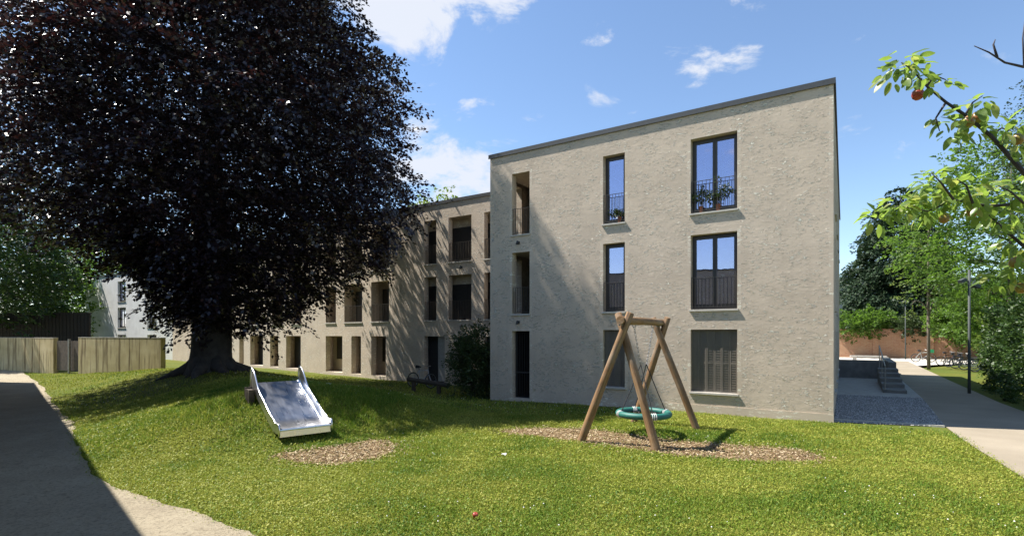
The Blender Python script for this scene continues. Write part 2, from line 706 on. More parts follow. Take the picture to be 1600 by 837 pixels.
def wall_mesh(W, z0, z1, ops, back, mb=None, T=None, margin=0.10, sides=True, rev=REV):
    """front wall in local x (along) / z with openings (u0,u1,za,zb), reveals, and the remaining faces of the block.
    material 0 rough render, 1 smooth band round openings"""
    mb = mb or MB()
    T = T or Matrix.Identity(4)

    def q(a, b, c, d, mi=0):
        mb.quad(*[T @ Vector(p) for p in (a, b, c, d)], mi)
    us = {0.0, W, 0.06, W - 0.10}
    zs = {z0, z1}
    for u0, u1, a, b in ops:
        us |= {u0, u1, max(0.0, u0 - margin), min(W, u1 + margin)}
        zs |= {a, b, max(z0, a - margin), min(z1, b + margin * 0.7)}
    us = sorted(us)
    zs = sorted(zs)
    for i in range(len(us) - 1):
        for k in range(len(zs) - 1):
            uc, zc = (us[i] + us[i + 1]) / 2, (zs[k] + zs[k + 1]) / 2
            if us[i + 1] - us[i] < 1e-5 or zs[k + 1] - zs[k] < 1e-5:
                continue
            if any(u0 < uc < u1 and a < zc < b for u0, u1, a, b in ops):
                continue
            near = any(u0 - margin < uc < u1 + margin and a - margin < zc < b + margin * .7 for u0, u1, a, b in ops)
            near = near or uc > W - 0.10 or uc < 0.06
            q((us[i], 0, zs[k]), (us[i + 1], 0, zs[k]), (us[i + 1], 0, zs[k + 1]), (us[i], 0, zs[k + 1]), 1 if near else 0)
    for u0, u1, a, b in ops:
        q((u0, 0, a), (u0, 0, b), (u0, rev, b), (u0, rev, a), 1)
        q((u1, 0, a), (u1, rev, a), (u1, rev, b), (u1, 0, b), 1)
        q((u0, 0, b), (u1, 0, b), (u1, rev, b), (u0, rev, b), 1)
        q((u0, 0, a), (u0, rev, a), (u1, rev, a), (u1, 0, a), 1)
    if sides:
        q((W, 0, z0), (W, back, z0), (W, back, z1), (W, 0, z1))
        q((0, back, z0), (0, 0, z0), (0, 0, z1), (0, back, z1))
        q((W, back, z0), (0, back, z0), (0, back, z1), (W, back, z1))
        q((0, 0, z1), (W, 0, z1), (W, back, z1), (0, back, z1))
    return mb


def room(parent, u0, u1, a, b, depth, mat, y0=REV + 0.002, spread=0.25, zlo=None, zhi=None, left_open=None, name='room'):
    mb = MB()
    x0, x1 = u0 - spread, u1 + spread
    z0 = a if zlo is None else zlo
    z1 = b + 0.05 if zhi is None else zhi
    y1 = y0 + depth
    mb.quad((x0, y1, z0), (x1, y1, z0), (x1, y1, z1), (x0, y1, z1))
    mb.quad((x0, y0, z0), (x1, y0, z0), (x1, y1, z0), (x0, y1, z0))
    mb.quad((x0, y0, z1), (x0, y1, z1), (x1, y1, z1), (x1, y0, z1))
    mb.quad((x1, y0, z0), (x1, y0, z1), (x1, y1, z1), (x1, y1, z0))
    if not left_open:
        mb.quad((x0, y0, z0), (x0, y1, z0), (x0, y1, z1), (x0, y0, z1))
    # inner face of the wall around the opening
    mb.quad((x0, y0, z0), (x0, y0, z1), (u0, y0, z1), (u0, y0, z0))
    mb.quad((u1, y0, z0), (u1, y0, z1), (x1, y0, z1), (x1, y0, z0))
    if z1 > b + 1e-4:
        mb.quad((u0, y0, b), (u0, y0, z1), (u1, y0, z1), (u1, y0, b))
    return mb.build(name, mat, parent)


BAR = None


def railing(parent, u0, u1, z, h=0.95, y=0.045, step=0.105, wave=0.0):
    """flat steel balustrade standing in the reveal: top and bottom rail, one object per bar"""
    global BAR
    mb = MB()
    mb.box(u0 + 0.004, u1 - 0.004, y - 0.014, y + 0.014, z + h - 0.012, z + h)
    rail = mb.build('railing', RAILM, parent)
    mb = MB()
    mb.box(u0 + 0.004, u1 - 0.004, y - 0.012, y + 0.012, z + 0.06, z + 0.072)
    mb.build('bottom_rail', RAILM, rail)
    if BAR is None:
        b_ = MB()
        b_.box(-0.0055, 0.0055, -0.010, 0.010, 0, 1)
        BAR = b_.mesh('bar')
        BAR.materials.append(RAILM)
    n = max(3, round((u1 - u0) / step))
    for i in range(n + 1):
        u = u0 + 0.014 + (u1 - u0 - 0.028) * i / n
        o = link('bar', BAR, None, rail)
        o.location = (u + random.uniform(-.004, .004), y, z + 0.0725)
        o.scale = (1, 1, h - 0.0855)
        o.rotation_euler = (0, 0, random.uniform(-0.1, 0.1))
    return rail


def sill(parent, u0, u1, z, out=0.055):
    mb = MB()
    mb.box(u0 - 0.035, u1 + 0.035, -out, 0.0, z - 0.055, z - 0.005)
    mb.box(u0 + 0.002, u1 - 0.002, 0.0005, REV - 0.03, z - 0.054, z + 0.006)
    return mb.build('sill', SILLM, parent)


def window(parent, u0, u1, a, b, leaves=2, y=0.225, transom=None, fw=0.055):
    """dark timber window in the reveal; frame mesh with one pane object per light"""
    mb = MB()
    g = 0.003
    mb.box(u0 + g, u1 - g, y, y + 0.07, a + 0.01, a + 0.01 + fw)
    mb.box(u0 + g, u1 - g, y, y + 0.07, b - fw - g, b - g)
    mb.box(u0 + g, u0 + fw, y, y + 0.07, a + 0.01 + fw, b - fw - g)
    mb.box(u1 - fw, u1 - g, y, y + 0.07, a + 0.01 + fw, b - fw - g)
    iu0, iu1, ia, ib = u0 + fw, u1 - fw, a + 0.01 + fw, b - fw - g
    panes = []
    lw = (iu1 - iu0) / leaves
    sf = 0.06
    for k in range(leaves):
        l0, l1 = iu0 + k * lw + 0.004, iu0 + (k + 1) * lw - 0.004
        rows = [(ia + 0.004, ib - 0.004)]
        for ra, rb in rows:
            yy0, yy1 = y - 0.015, y + 0.05
            mb.box(l0, l1, yy0, yy1, ra, ra + sf + 0.03)
            mb.box(l0, l1, yy0, yy1, rb - sf, rb)
            mb.box(l0, l0 + sf, yy0, yy1, ra + sf + 0.03, rb - sf)
            mb.box(l1 - sf, l1, yy0, yy1, ra + sf + 0.03, rb - sf)
            panes.append((l0 + sf, l1 - sf, ra + sf + 0.03, rb - sf))
    w = mb.build('window', FRAME, parent)
    for p in panes:
        pb = MB()
        pb.box(p[0] - 0.008, p[1] + 0.008, y + 0.012, y + 0.024, p[2] - 0.008, p[3] + 0.008)
        pb.build('pane', GLASS, w)
    return w


def shutters(parent, u0, u1, a, b, n, y=0.10):
    """folding leaves, each with a recessed upper and lower field and louvre slots"""
    w = (u1 - u0 - 0.02) / n
    mb = MB()
    H = b - a - 0.03
    t = 0.03
    mid = H * 0.47
    rail = 0.05
    st = w * 0.17
    mb.box(0.003, st, 0, t, 0, H)
    mb.box(w - st, w - 0.003, 0, t, 0, H)
    for z_a, z_b in ((0, rail), (mid - rail / 2, mid + rail / 2), (H - rail, H)):
        mb.box(st, w - st, 0.001, t, z_a, z_b)
    for z_a, z_b in ((rail, mid - rail / 2), (mid + rail / 2, H - rail)):
        mb.box(st, w - st, 0.018, t - 0.002, z_a, z_b)
        k = max(3, int((z_b - z_a) / 0.07))
        for i in range(k):
            zz = z_a + (i + 0.5) * (z_b - z_a) / k
            mb.box(st + 0.006, w - st - 0.006, 0.006, 0.018, zz - 0.018, zz + 0.012)
    me = mb.mesh('shutter')
    me.materials.append(SHUT)
    for i in range(n):
        o = link('shutter', me, None, parent)
        o.location = (u0 + 0.01 + i * w, y + (0.02 if i % 2 else 0.0), a + 0.01)
        o.rotation_euler = (0, 0, R(5 if i % 2 == 0 else -5))


def coping(parent, W, D, z, over=0.05, h=0.10):
    mb = MB()
    t = 0.45
    mb.box(-over, W + over, -over, t, z, z + h)
    mb.box(W - t, W + over, t, D + over, z, z + h)
    mb.box(-over, t, t, D + over, z, z + h)
    mb.box(t, W - t, D - t, D + over, z, z + h)
    # drip edge
    mb.box(-over, W + over, -over - 0.004, -over + 0.012, z - 0.05, z + 0.02)
    mb.box(W + over - 0.012, W + over + 0.004, -over, D + over, z - 0.05, z + 0.02)
    return mb.build('coping', COPE, parent)


def wall_lamp(parent, u, z):
    mb = MB()
    mb.box(u - 0.04, u + 0.04, -0.02, 0.0, z - 0.05, z + 0.05)
    mb.tube([(u, -0.02, z), (u, -0.10, z + 0.01)], 0.018, 8)
    mb.tube([(u, -0.09, z + 0.05), (u + 0.01, -0.13, z - 0.06)], [0.035, 0.05], 10)
    return mb.build('wall_lamp', LAMPM, parent)


ROOF = 8.85
AZ = math.atan2(-0.537, 0.843)

# ---- front block
rootA = empty('apartment_building', (A0[0], A0[1], 0), AZ)
tag(rootA, 'three storey beige rendered block with flat roof, nearest building behind the swing', 'building')
cols = [(0.96, 1.70), (4.48, 5.22), (7.26, 8.55)]
F = [(0.60, 2.44), (3.03, 5.24), (5.88, 8.09)]
opsA = [(cols[0][0], cols[0][1], 0.0, 2.42), (cols[0][0], cols[0][1], *F[1]), (cols[0][0], cols[0][1], *F[2])]
for cc in cols[1:]:
    opsA += [(cc[0], cc[1], *ff) for ff in F]
DA = 19.3
mbA = wall_mesh(10.88, -0.6, ROOF, opsA, DA, sides=False)
# left flank with side openings of the loggias; right flank, back, roof
WTl = Matrix.Translation((0, DA, 0)) @ Matrix.Rotation(R(-90), 4, 'Z')
wall_mesh(DA, -0.6, ROOF, [(DA - 1.75, DA - 0.55, *F[1]), (DA - 1.75, DA - 0.55, *F[2])], 1, mbA, WTl, sides=False)
WTr = Matrix.Translation((10.88, 0, 0)) @ Matrix.Rotation(R(90), 4, 'Z')
opsR = [(u, u + 1.1, *ff) for u in (2.2, 6.0, 9.8, 13.6) for ff in F]
wall_mesh(DA, -0.6, ROOF, opsR, 1, mbA, WTr, sides=False)
mbA.quad((10.88, DA, -0.6), (0, DA, -0.6), (0, DA, ROOF), (10.88, DA, ROOF))
mbA.quad((0, 0, ROOF), (10.88, 0, ROOF), (10.88, DA, ROOF), (0, DA, ROOF))
mbA.build('wall', [PL_A, PL_SM], rootA)
coping(rootA, 10.88, DA, ROOF + 0.002)
pb = MB()
pb.box(1.72, 10.885, -0.012, -0.0005, -0.3, 0.22)
pb.build('plinth', PL_SM, rootA)
# flank windows as seen edge-on
for (u0, u1, za, zb) in opsR:
    wb = MB()
    wb.box(10.88 - 0.22, 10.88 - 0.16, u0 + 0.003, u1 - 0.003, za + 0.003, zb - 0.003)
    wb.build('flank_window', FRAME, rootA)
    rb = MB()
    rb.box(10.88 + 0.0, 10.88 + 0.05, u0 - 0.03, u1 + 0.03, za - 0.05, za - 0.005)
    rb.build('sill', SILLM, rootA)
# loggias
for fi in (1, 2):
    za, zb = F[fi]
    room(rootA, *cols[0], za, zb, 2.1, PL_SM, spread=0.62, zhi=zb + 0.12, left_open=True, name='loggia')
    railing(rootA, *cols[0], za)
    sill(rootA, *cols[0], za)
    d = MB()
    d.box(1.15, 2.0, 2.36, 2.395, za + 0.02, za + 2.0)
    if fi == 1:
        d.build('door', DOORM, rootA)
    wall_lamp(rootA, 1.25, za - 0.30)
# entrance passage
room(rootA, *cols[0], 0.0, 2.42, 2.0, DARK, spread=0.3)
gt = MB()
gt.box(1.0, 1.03, 0.2, 0.23, 0.02, 2.4)
gt.box(1.64, 1.67, 0.2, 0.23, 0.02, 2.4)
for k in range(6):
    gt.box(1.06 + k * .1, 1.075 + k * .1, 0.205, 0.225, 0.04, 2.38)
gt.box(1.03, 1.64, 0.2, 0.23, 0.9, 0.95)
gt.build('door', DOORM, rootA)
for ci in (1, 2):
    u0, u1 = cols[ci]
    for fi in range(3):
        za, zb = F[fi]
        sill(rootA, u0, u1, za)
        if fi == 0:
            shutters(rootA, u0, u1, za, zb, 6 if ci == 2 else 4)
            continue
        room(rootA, u0, u1, za, zb, 3.0, DARK, spread=0.6)
        window(rootA, u0, u1, za + 0.005, zb, 2 if ci == 2 else 1)
        railing(rootA, u0, u1, za)
# curtains behind the upper pair window
cb = MB()
for (ua, ub) in ((7.36, 7.62), (8.05, 8.50)):
    nfold = 14
    pts = []
    for i in range(nfold + 1):
        t = i / nfold
        pts.append((ua + (ub - ua) * t, 0.42 + 0.025 * math.sin(i * 2.4)))
    for (p, q_) in zip(pts, pts[1:]):
        cb.quad((p[0], p[1], 5.95), (q_[0], q_[1], 5.95), (q_[0], q_[1], 8.05), (p[0], p[1], 8.05))
cb.build('curtain', CURT, rootA)


# ---- recessed wing: faces B (parallel to the front block) and C (folded back)
def to_mat(p, ang):
    return Matrix.Translation((p[0], p[1], 0)) @ Matrix.Rotation(ang, 4, 'Z')


CB = np.array((-6.4, 27.87))
TC = np.array((0.760, -0.650))
LC = 34.8
C0 = CB - TC * LC
LB = 9.25
rootB = empty('apartment_building', (CB[0], CB[1], 0), AZ)
tag(rootB, 'recessed beige three storey wing in tree shade, left of the nearest block', 'building')
Fb = [(0.0, 2.25), (3.0, 5.2), (5.85, 8.05)]
colB = [(2.27, 3.08), (3.86, 5.28), (6.03, 6.95)]
opsB = []
for fi in (1, 2):
    opsB += [(c_[0], c_[1], *Fb[fi]) for c_ in colB]
opsB += [(2.27, 3.62, -0.12, 2.2), (4.45, 5.28, -0.12, 2.2), (6.03, 6.95, -0.12, 2.2)]
wall_mesh(LB, -0.6, ROOF, opsB, 12).build('wall', [PL_A, PL_SM], rootB)
coping(rootB, LB, 12, ROOF + 0.002)
for k, (u0, u1, za, zb) in enumerate(opsB):
    room(rootB, u0, u1, za, zb, 0.42 if k < 6 else 0.3, PL_SM if k < 6 else DARK, spread=0.3, name='loggia')
    d = MB()
    if k < 6:
        du = (u1 - u0)
        d.box(u0 - 0.24, u1 - 0.02 - 0.12 * du, 0.63, 0.70, za + 0.02, zb - 0.40)
        d.build('door', DOORM, rootB)
        railing(rootB, u0, u1, za)
        sill(rootB, u0, u1, za)
    elif k == 6:
        d.box(u0 + 0.72, u1 - 0.01, 0.24, 0.29, za + 0.05, zb - 0.004)
        d.build('door', DOORL, rootB)
    else:
        d.box(u0 + 0.01, u1 - 0.01, 0.24, 0.29, za + 0.05, zb - 0.004)
        d.build('door', DOORM, rootB)
for u, z in ((4.7, 2.72), (4.7, 5.55)):
    wall_lamp(rootB, u, z)

rootC = empty('apartment_building', (C0[0], C0[1], 0), math.atan2(TC[1], TC[0]))
tag(rootC, 'long sunlit beige wing with balcony openings behind the beech trunk', 'building')


def uC(x):      # along the folded face, from a view bearing
    r = (x - 800) / 815
    # P = C0 + TC*u ; P.x = r*P.y
    return float((r * C0[1] - C0[0]) / (TC[0] - r * TC[1]))


opsC, kinds = [], []
gf = [(580, 603, 'w'), (549, 564, 'n'), (509, 535, 'w'), (447, 470, 'd'), (422, 435, 'n'), (391, 411, 'd'), (374, 381, 'n'), (303, 324, 'd')]
for a_, b_, k_ in gf:
    opsC.append((round(uC(a_), 2), round(uC(b_), 2), 0.02 if k_ != 'w' else 0.02, 2.2))
    kinds.append('g' + k_)
for fi in (1, 2):
    for a_, b_ in ((580, 608), (538, 566), (509, 525), (455, 471), (425, 443), (385, 405), (345, 362), (300, 318)):
        opsC.append((round(uC(a_), 2), round(uC(b_), 2), *Fb[fi]))
        kinds.append('b')
wall_mesh(LC, -0.6, ROOF, opsC, 12, rev=0.32).build('wall', [PL_A, PL_SM], rootC)
coping(rootC, LC, 12, ROOF + 0.002)
for (u0, u1, za, zb), k_ in zip(opsC, kinds):
    room(rootC, u0, u1, za, zb, 0.45, PL_SM, spread=0.5, y0=0.322, name='loggia')
    d = MB()
    wdt = u1 - u0
    if k_ == 'b':
        d.box(u0 + 0.05 * wdt, u0 + 0.5 * wdt, 0.70, 0.765, za + 0.02, zb - 0.35)
        d.build('door', DOORM, rootC)
        railing(rootC, u0, u1, za, step=0.14)
        sill(rootC, u0, u1, za)
    elif k_ == 'gw':
        d.box(u0 + 0.05 * wdt, u0 + 0.42 * wdt, 0.70, 0.765, za + 0.75, zb - 0.10)
        d.build('window', FRAME, rootC)
    else:
        d.box(u0 - 0.2, u0 + 0.35 * wdt, 0.70, 0.765, za + 0.02, zb - 0.08)
        d.build('door', DOORM, rootC)

# ---- white wing at the far left
LD = 21.0
D0 = C0 - TA * LD + NA * 0.05
rootD = empty('apartment_building', (D0[0], D0[1], 0), AZ)
tag(rootD, 'white rendered wing seen left of the beech trunk above the concrete wall', 'building')
opsD = []
for u in (8.7, 15.6):
    for ff in Fb:
        opsD.append((u, u + 2.0, ff[0] + (0.6 if ff[0] == 0 else 0.0), ff[1]))
wall_mesh(LD, -0.6, ROOF, opsD, 12).build('wall', [PL_D, PL_D], rootD)
coping(rootD, LD, 12, ROOF + 0.002)
for (u0, u1, za, zb) in opsD:
    room(rootD, u0, u1, za, zb, 2.0, DARK, spread=0.1)
    window(rootD, u0, u1, za + 0.005, zb, 2, fw=0.08)
    sill(rootD, u0, u1, za)

# ---- long house beside the gravel path (stands left of the view, shades the path)
HQ = np.array((-0.70, 0.714))
HP = np.array((-0.714, -0.70))
h0 = np.array((-4.56, 5.95)) + HP * 1.78
ha = h0 - HQ * 26
rootH = empty('terrace_house', (ha[0], ha[1], 0), math.atan2(HQ[1], HQ[0]))
tag(rootH, 'house along the gravel path whose shadow falls across it', 'house')
hb = MB()
hb.box(0, 57.5, 0.0, 9, -0.5, 6.0)
hb.build('wall', PL_SM, rootH)
hb = MB()
hb.box(-0.06, 57.56, -0.06, 9.06, 6.002, 6.06)
hb.build('coping', COPE, rootH)

# ------------------------------------------------------------------ trees
BARK = M('bark')
v = BARK.co('Object', (1, 1, 0.25))
f = BARK.noise(v, 7, 6, 0.65)
BARK.base(BARK.ramp(f, [(0.3, (0.045, 0.038, 0.032)), (0.7, (0.13, 0.115, 0.10))]))
BARK.rough(0.95, 0.15)
BARK.bump(f, 0.7, 0.03)
BARK = BARK.m


def unit(a):
    return a / (np.linalg.norm(a, axis=-1, keepdims=True) + 1e-9)


def leaf_quads(P, A, Nn, ln, wd):
    """P base, A axis, Nn normal, arrays (n,3); diamond-shaped leaves"""
    A = unit(A)
    B = unit(np.cross(Nn, A))
    ln = ln[:, None]
    wd = wd[:, None]
    up = unit(np.cross(A, B)) * ln * 0.08
    return np.stack([P, P + A * ln * 0.45 + B * wd * 0.5 + up, P + A * ln, P + A * ln * 0.45 - B * wd * 0.5 + up], 1).reshape(-1, 3)


def sprays(C, O, per, L_, leaf, droop=0.25, width=0.35, tilt=0.5, rng=RNG, up0=(0, 0, 1)):
    n = len(C)
    O = unit(O)
    up = np.array(up0, float)
    Sd = unit(np.cross(O, np.broadcast_to(up, O.shape)))
    Nm = unit(np.cross(Sd, O))
    # roll each spray a little round its axis
    a = rng.normal(0, 0.45, (n, 1))
    Sd, Nm = Sd * np.cos(a) + Nm * np.sin(a), Nm * np.cos(a) - Sd * np.sin(a)
    Ls = L_ * rng.uniform(0.55, 1.35, (n, 1))
    t = rng.uniform(0, 1, (n, per)) ** 0.8
    w = rng.uniform(-1, 1, (n, per)) * width * (1.05 - 0.75 * t)
    P = C[:, None] + O[:, None] * (t * Ls)[..., None] + Sd[:, None] * (w * Ls)[..., None]
    P[..., 2] -= droop * (t ** 2) * Ls
    P += rng.normal(0, 0.035, P.shape)
    A = O[:, None] * 0.9 + Sd[:, None] * (np.sign(w) * rng.uniform(0.2, 1.2, w.shape))[..., None] + rng.normal(0, 0.3, P.shape)
    A[..., 2] -= 0.25
    N_ = Nm[:, None] + rng.normal(0, tilt, P.shape)
    k = n * per
    ln = leaf * rng.uniform(0.65, 1.25, k)
    return leaf_quads(P.reshape(-1, 3), A.reshape(-1, 3), N_.reshape(-1, 3), ln, ln * rng.uniform(0.55, 0.75, k))


def tree(name, label, loc, profile, nspray, per, sprayL, leaf, mat, trunk_prof, nlimb=12, group=None,
         stretch=lambda th: 1.0, droop=0.25, limb_z=(0.25, 0.8), lump=0.25, cat='tree', seed=1, inner=0.42, updir=0.25, lean=(0, 0), bark=None, lowleft=False):
    rng = np.random.default_rng(seed)
    root = empty(name, (loc[0], loc[1], loc[2]))
    tag(root, label, cat, group)
    zs = np.array([p[0] for p in profile], float)
    rs = np.array([p[1] for p in profile], float)
    # sample height proportional to r^1.5
    zz = np.linspace(zs[0], zs[-1], 400)
    wgt = np.interp(zz, zs, rs) ** 1.5 + 0.02
    cdf = np.cumsum(wgt)
    cdf /= cdf[-1]
    z = np.interp(rng.uniform(0, 1, nspray), cdf, zz)
    th = rng.uniform(0, 2 * math.pi, nspray)
    ph = rng.uniform(0, 6.28, 8)
    lumps = 1 + lump * (0.5 * np.sin(3 * th + ph[0] + z * 0.9) + 0.4 * np.sin(5 * th + ph[1] - z * 1.4) + 0.35 * np.sin(2.3 * z + ph[2] + 2 * th) + 0.25 * np.sin(9 * th + ph[3] + 2.7 * z))
    st = np.array([stretch(t) for t in th])
    if lowleft:
        st *= np.where(np.cos(th) < 0.1, np.interp(z, [1.7, 3.6, 4.8, 6.0, 7.0], [0.35, 0.38, 0.5, 0.82, 1.0]), 1.0)
    fr_ = rng.uniform(0, 1, nspray) ** inner
    r = np.interp(z, zs, rs) * st * np.clip(lumps, 0.5, 1.13) * fr_
    C = np.stack([r * np.cos(th) + lean[0] * z, r * np.sin(th) + lean[1] * z, z], -1)
    zmid = zs[0] + 0.35 * (zs[-1] - zs[0])
    O = np.stack([np.cos(th), np.sin(th), updir + 0.9 * (z - zmid) / (zs[-1] - zs[0])], -1)
    O += rng.normal(0, 0.35, O.shape)
    Vq = sprays(C, O, per, sprayL, leaf, droop, rng=rng)
    soup('crown', Vq, 4, mat, root)
    mb = MB()
    tp_ = [(lean[0] * zz_ + 0.04 * math.sin(zz_ * 1.1 + seed), lean[1] * zz_ + 0.04 * math.cos(zz_ * 0.9 + seed), zz_) for zz_, _ in trunk_prof]
    mb.tube(tp_, [q[1] for q in trunk_prof], 14)
    mb.build('trunk', bark or BARK, root, smooth=True)
    tz = [q[0] for q in trunk_prof]
    tr_ = [q[1] for q in trunk_prof]
    lb = MB()
    for i in range(nlimb):
        h = zs[-1] * (limb_z[0] + (limb_z[1] - limb_z[0]) * i / max(1, nlimb - 1))
        t = i * 2.4 + rng.uniform(-.4, .4)
        R_ = float(np.interp(min(h + 1, zs[-1]), zs, rs)) * stretch(t) * 0.8
        r0 = float(np.interp(h, tz, tr_))
        up_ = rng.uniform(0.3, 1.6)
        pts = []
        for k in range(6):
            s_ = k / 5
            pts.append((lean[0] * h + math.cos(t + 0.15 * math.sin(3 * s_ + i)) * R_ * s_, lean[1] * h + math.sin(t + 0.15 * math.sin(3 * s_ + i)) * R_ * s_,
                        h + up_ * math.sin(s_ * 2.2) - 0.25 * s_ * s_))
        lb.tube(pts, [max(0.012, r0 * 0.45 * (1 - s_) + 0.012) for s_ in (0, .2, .4, .6, .8, 1)], 6)
        for j in range(3):
            s_ = 0.35 + 0.2 * j
            k0 = min(4, int(s_ * 5))
            p = Vector(pts[k0])
            dirn = Vector((math.cos(t + (0.8 if j % 2 else -0.8)), math.sin(t + (0.8 if j % 2 else -0.8)), 0.15))
            lb.tube([p, p + dirn * R_ * 0.2, p + dirn * R_ * 0.42 - Vector((0, 0, 0.1))], [r0 * 0.14 + .008, r0 * 0.08 + .006, 0.006], 5)
    lb.build('branches', bark or BARK, root, smooth=True)
    return root


BEECH = leafmat('copper_beech_leaf', [(0.0, (0.010, 0.008, 0.012)), (0.55, (0.018, 0.012, 0.018)), (0.93, (0.026, 0.014, 0.016)), (1.0, (0.05, 0.022, 0.014))],
                rough=0.33, trans=0.08, tcol=(0.10, 0.03, 0.025), spec=0.75)
BEECHBARK = simple('beech_bark', (0.05, 0.045, 0.042), 0.9, var=0.35, scale=5, bump=0.5)


def bst(th):
    c_, s_ = math.cos(th), math.sin(th)
    # reaches furthest to the left, less towards the lawn
    v_ = 1.0
    if c_ < 0:
        v_ += 0.30 * -c_
    if s_ < 0:
        v_ -= 0.36 * -s_ * (0.5 - 0.5 * c_)
    else:
        v_ += 0.04 * s_
    return v_


TX, TY = -12.1, 21.0
btree = tree('beech_tree', 'huge dark purple copper beech with low sweeping branches on the lawn mound', (TX, TY, gz(TX, TY) - 0.12),
             [(2.0, 1.5), (2.7, 2.8), (3.8, 4.3), (4.9, 5.7), (6.2, 6.8), (8.4, 7.5), (11, 7.0), (13, 6.1), (14.8, 4.9), (17, 4.1), (20, 3.2), (23, 0.8)],
             10400, 36, 1.15, 0.15, BEECH,
             [(-0.5, 1.05), (0.05, 0.94), (0.18, 0.87), (0.40, 0.80), (0.9, 0.74), (2.2, 0.70), (4, 0.66), (7, 0.50), (11, 0.30), (15, 0.17), (19, 0.08), (22, 0.03)],
             28, stretch=bst, droop=0.35, limb_z=(0.11, 0.80), lump=0.17, seed=5, inner=0.47, updir=0.0, bark=BEECHBARK, lowleft=True)

rts = MB()
for k in range(9):
    a_ = k * 0.70 + 0.25 * math.sin(k * 2.3)
    ln_ = 1.25 + 0.35 * math.sin(k * 1.9)
    rts.tube([(math.cos(a_) * 0.45, math.sin(a_) * 0.45, 0.75), (math.cos(a_) * 0.78, math.sin(a_) * 0.78, 0.28), (math.cos(a_ + .08) * ln_, math.sin(a_ + .08) * ln_, 0.06), (math.cos(a_ + .15) * (ln_ + .7), math.sin(a_ + .15) * (ln_ + .7), -0.25)], [0.20, 0.25, 0.16, 0.07], 10)
rts.build('roots', BEECHBARK, btree, smooth=True)

GREEN = leafmat('green_leaf', [(0.0, (0.035, 0.075, 0.012)), (0.6, (0.06, 0.12, 0.02)), (1.0, (0.11, 0.16, 0.03))], 0.5, 0.4, (0.20, 0.36, 0.04))
LIME = leafmat('pale_green_leaf', [(0.0, (0.06, 0.10, 0.02)), (0.6, (0.10, 0.16, 0.03)), (1.0, (0.17, 0.20, 0.05))], 0.5, 0.4, (0.22, 0.32, 0.05))
CONIF = leafmat('conifer_needles', [(0.0, (0.012, 0.03, 0.012)), (0.6, (0.022, 0.05, 0.018)), (1.0, (0.045, 0.08, 0.028))], 0.6, 0.15)
HEDGE = leafmat('hedge_leaf', [(0.0, (0.02, 0.045, 0.010)), (0.6, (0.04, 0.085, 0.015)), (1.0, (0.075, 0.125, 0.022))], 0.45, 0.3)
SHRUB = leafmat('shrub_leaf', [(0.0, (0.03, 0.05, 0.015)), (0.6, (0.05, 0.085, 0.025)), (1.0, (0.09, 0.12, 0.04))], 0.45, 0.3)

tp1 = [(-0.3, 0.35), (0.5, 0.28), (4, 0.22), (9, 0.1), (13, 0.03)]
rnd = [(1.2, 3.5), (3, 5.0), (5, 5.6), (8, 6.0), (11, 5.0), (13.5, 2.8), (15, 0.6)]
tree('broadleaf_tree', 'bright green tree behind the dark boundary wall at the left edge', (-52, 52, 0), rnd, 1900, 24, 1.5, 0.30, HEDGE, tp1, 8, 'trees behind the left boundary', seed=21)
tree('broadleaf_tree', 'green tree between the dark boundary wall and the white wing', (-50, 66, 0), [(a_, b_ * 1.1) for a_, b_ in rnd], 1900, 24, 1.6, 0.32, GREEN, tp1, 8, 'trees behind the left boundary', seed=22)
tree('broadleaf_tree', 'tall shaded tree at the left frame edge behind the beech', (-40.5, 40, 0), [(3.0, 2.5), (5, 4.4), (9, 5.4), (13, 4.5), (17, 1)], 1700, 24, 1.3, 0.24, HEDGE, tp1, 8, 'trees behind the left boundary', seed=23)
tree('broadleaf_tree', 'light green treetop peeping over the recessed wing roof', (-6.4, 47, 0), [(7, 2), (10, 3.4), (13, 2.6), (15.2, 0.5)], 450, 24, 0.9, 0.22, LIME, [(-0.3, .3), (6, .2), (14, .03)], 6, seed=24)

tree('conifer_tree', 'dark green conifer rising behind the brick wall', (42.4, 57, 0), [(2.0, 4.4), (5, 5.2), (9, 4.6), (13, 3.2), (16.5, 1.5), (18.8, 0.15)], 3600, 28, 1.1, 0.27, CONIF, [(-.3, .35), (6, .25), (18, .03)], 14, seed=31, droop=0.6, updir=-0.2, lump=0.3)
tree('broadleaf_tree', 'pale green loose tree above the hedge on the right', (29.2, 30.5, 0), [(4.0, 2.0), (6, 4.6), (9, 5.0), (12, 3.6), (14.0, 0.8)], 1700, 24, 1.2, 0.18, GREEN, [(-.3, .25), (4, .18), (12, .04)], 12, seed=33, lump=0.35)
tree('larch_tree', 'feathery grey green tree at the right frame edge above the hedge', (23.3, 21.5, 0), [(6.5, 1.2), (8, 2.3), (10.5, 2.1), (12.5, 1.2), (14, 0.3)], 800, 26, 0.9, 0.10, SHRUB, [(-.3, .2), (6, .13), (13.5, .02)], 12, seed=34, lump=0.4)
# young tree in the strip by the path
tree('young_tree', 'slim young tree with pale bare trunk beside the far path', (27.3, 34.2, 0), [(2.9, 0.5), (4.6, 1.1), (6.5, 1.7), (8.6, 1.6), (10.2, 0.4)], 110, 16, 0.8, 0.16, LIME, [(-.3, .10), (3, .085), (8, .05), (10, .015)], 9, seed=35, lump=0.4, limb_z=(0.3, 0.9), bark=simple('pale_bark', (0.16, 0.13, 0.10), 0.9, var=.3, scale=6))


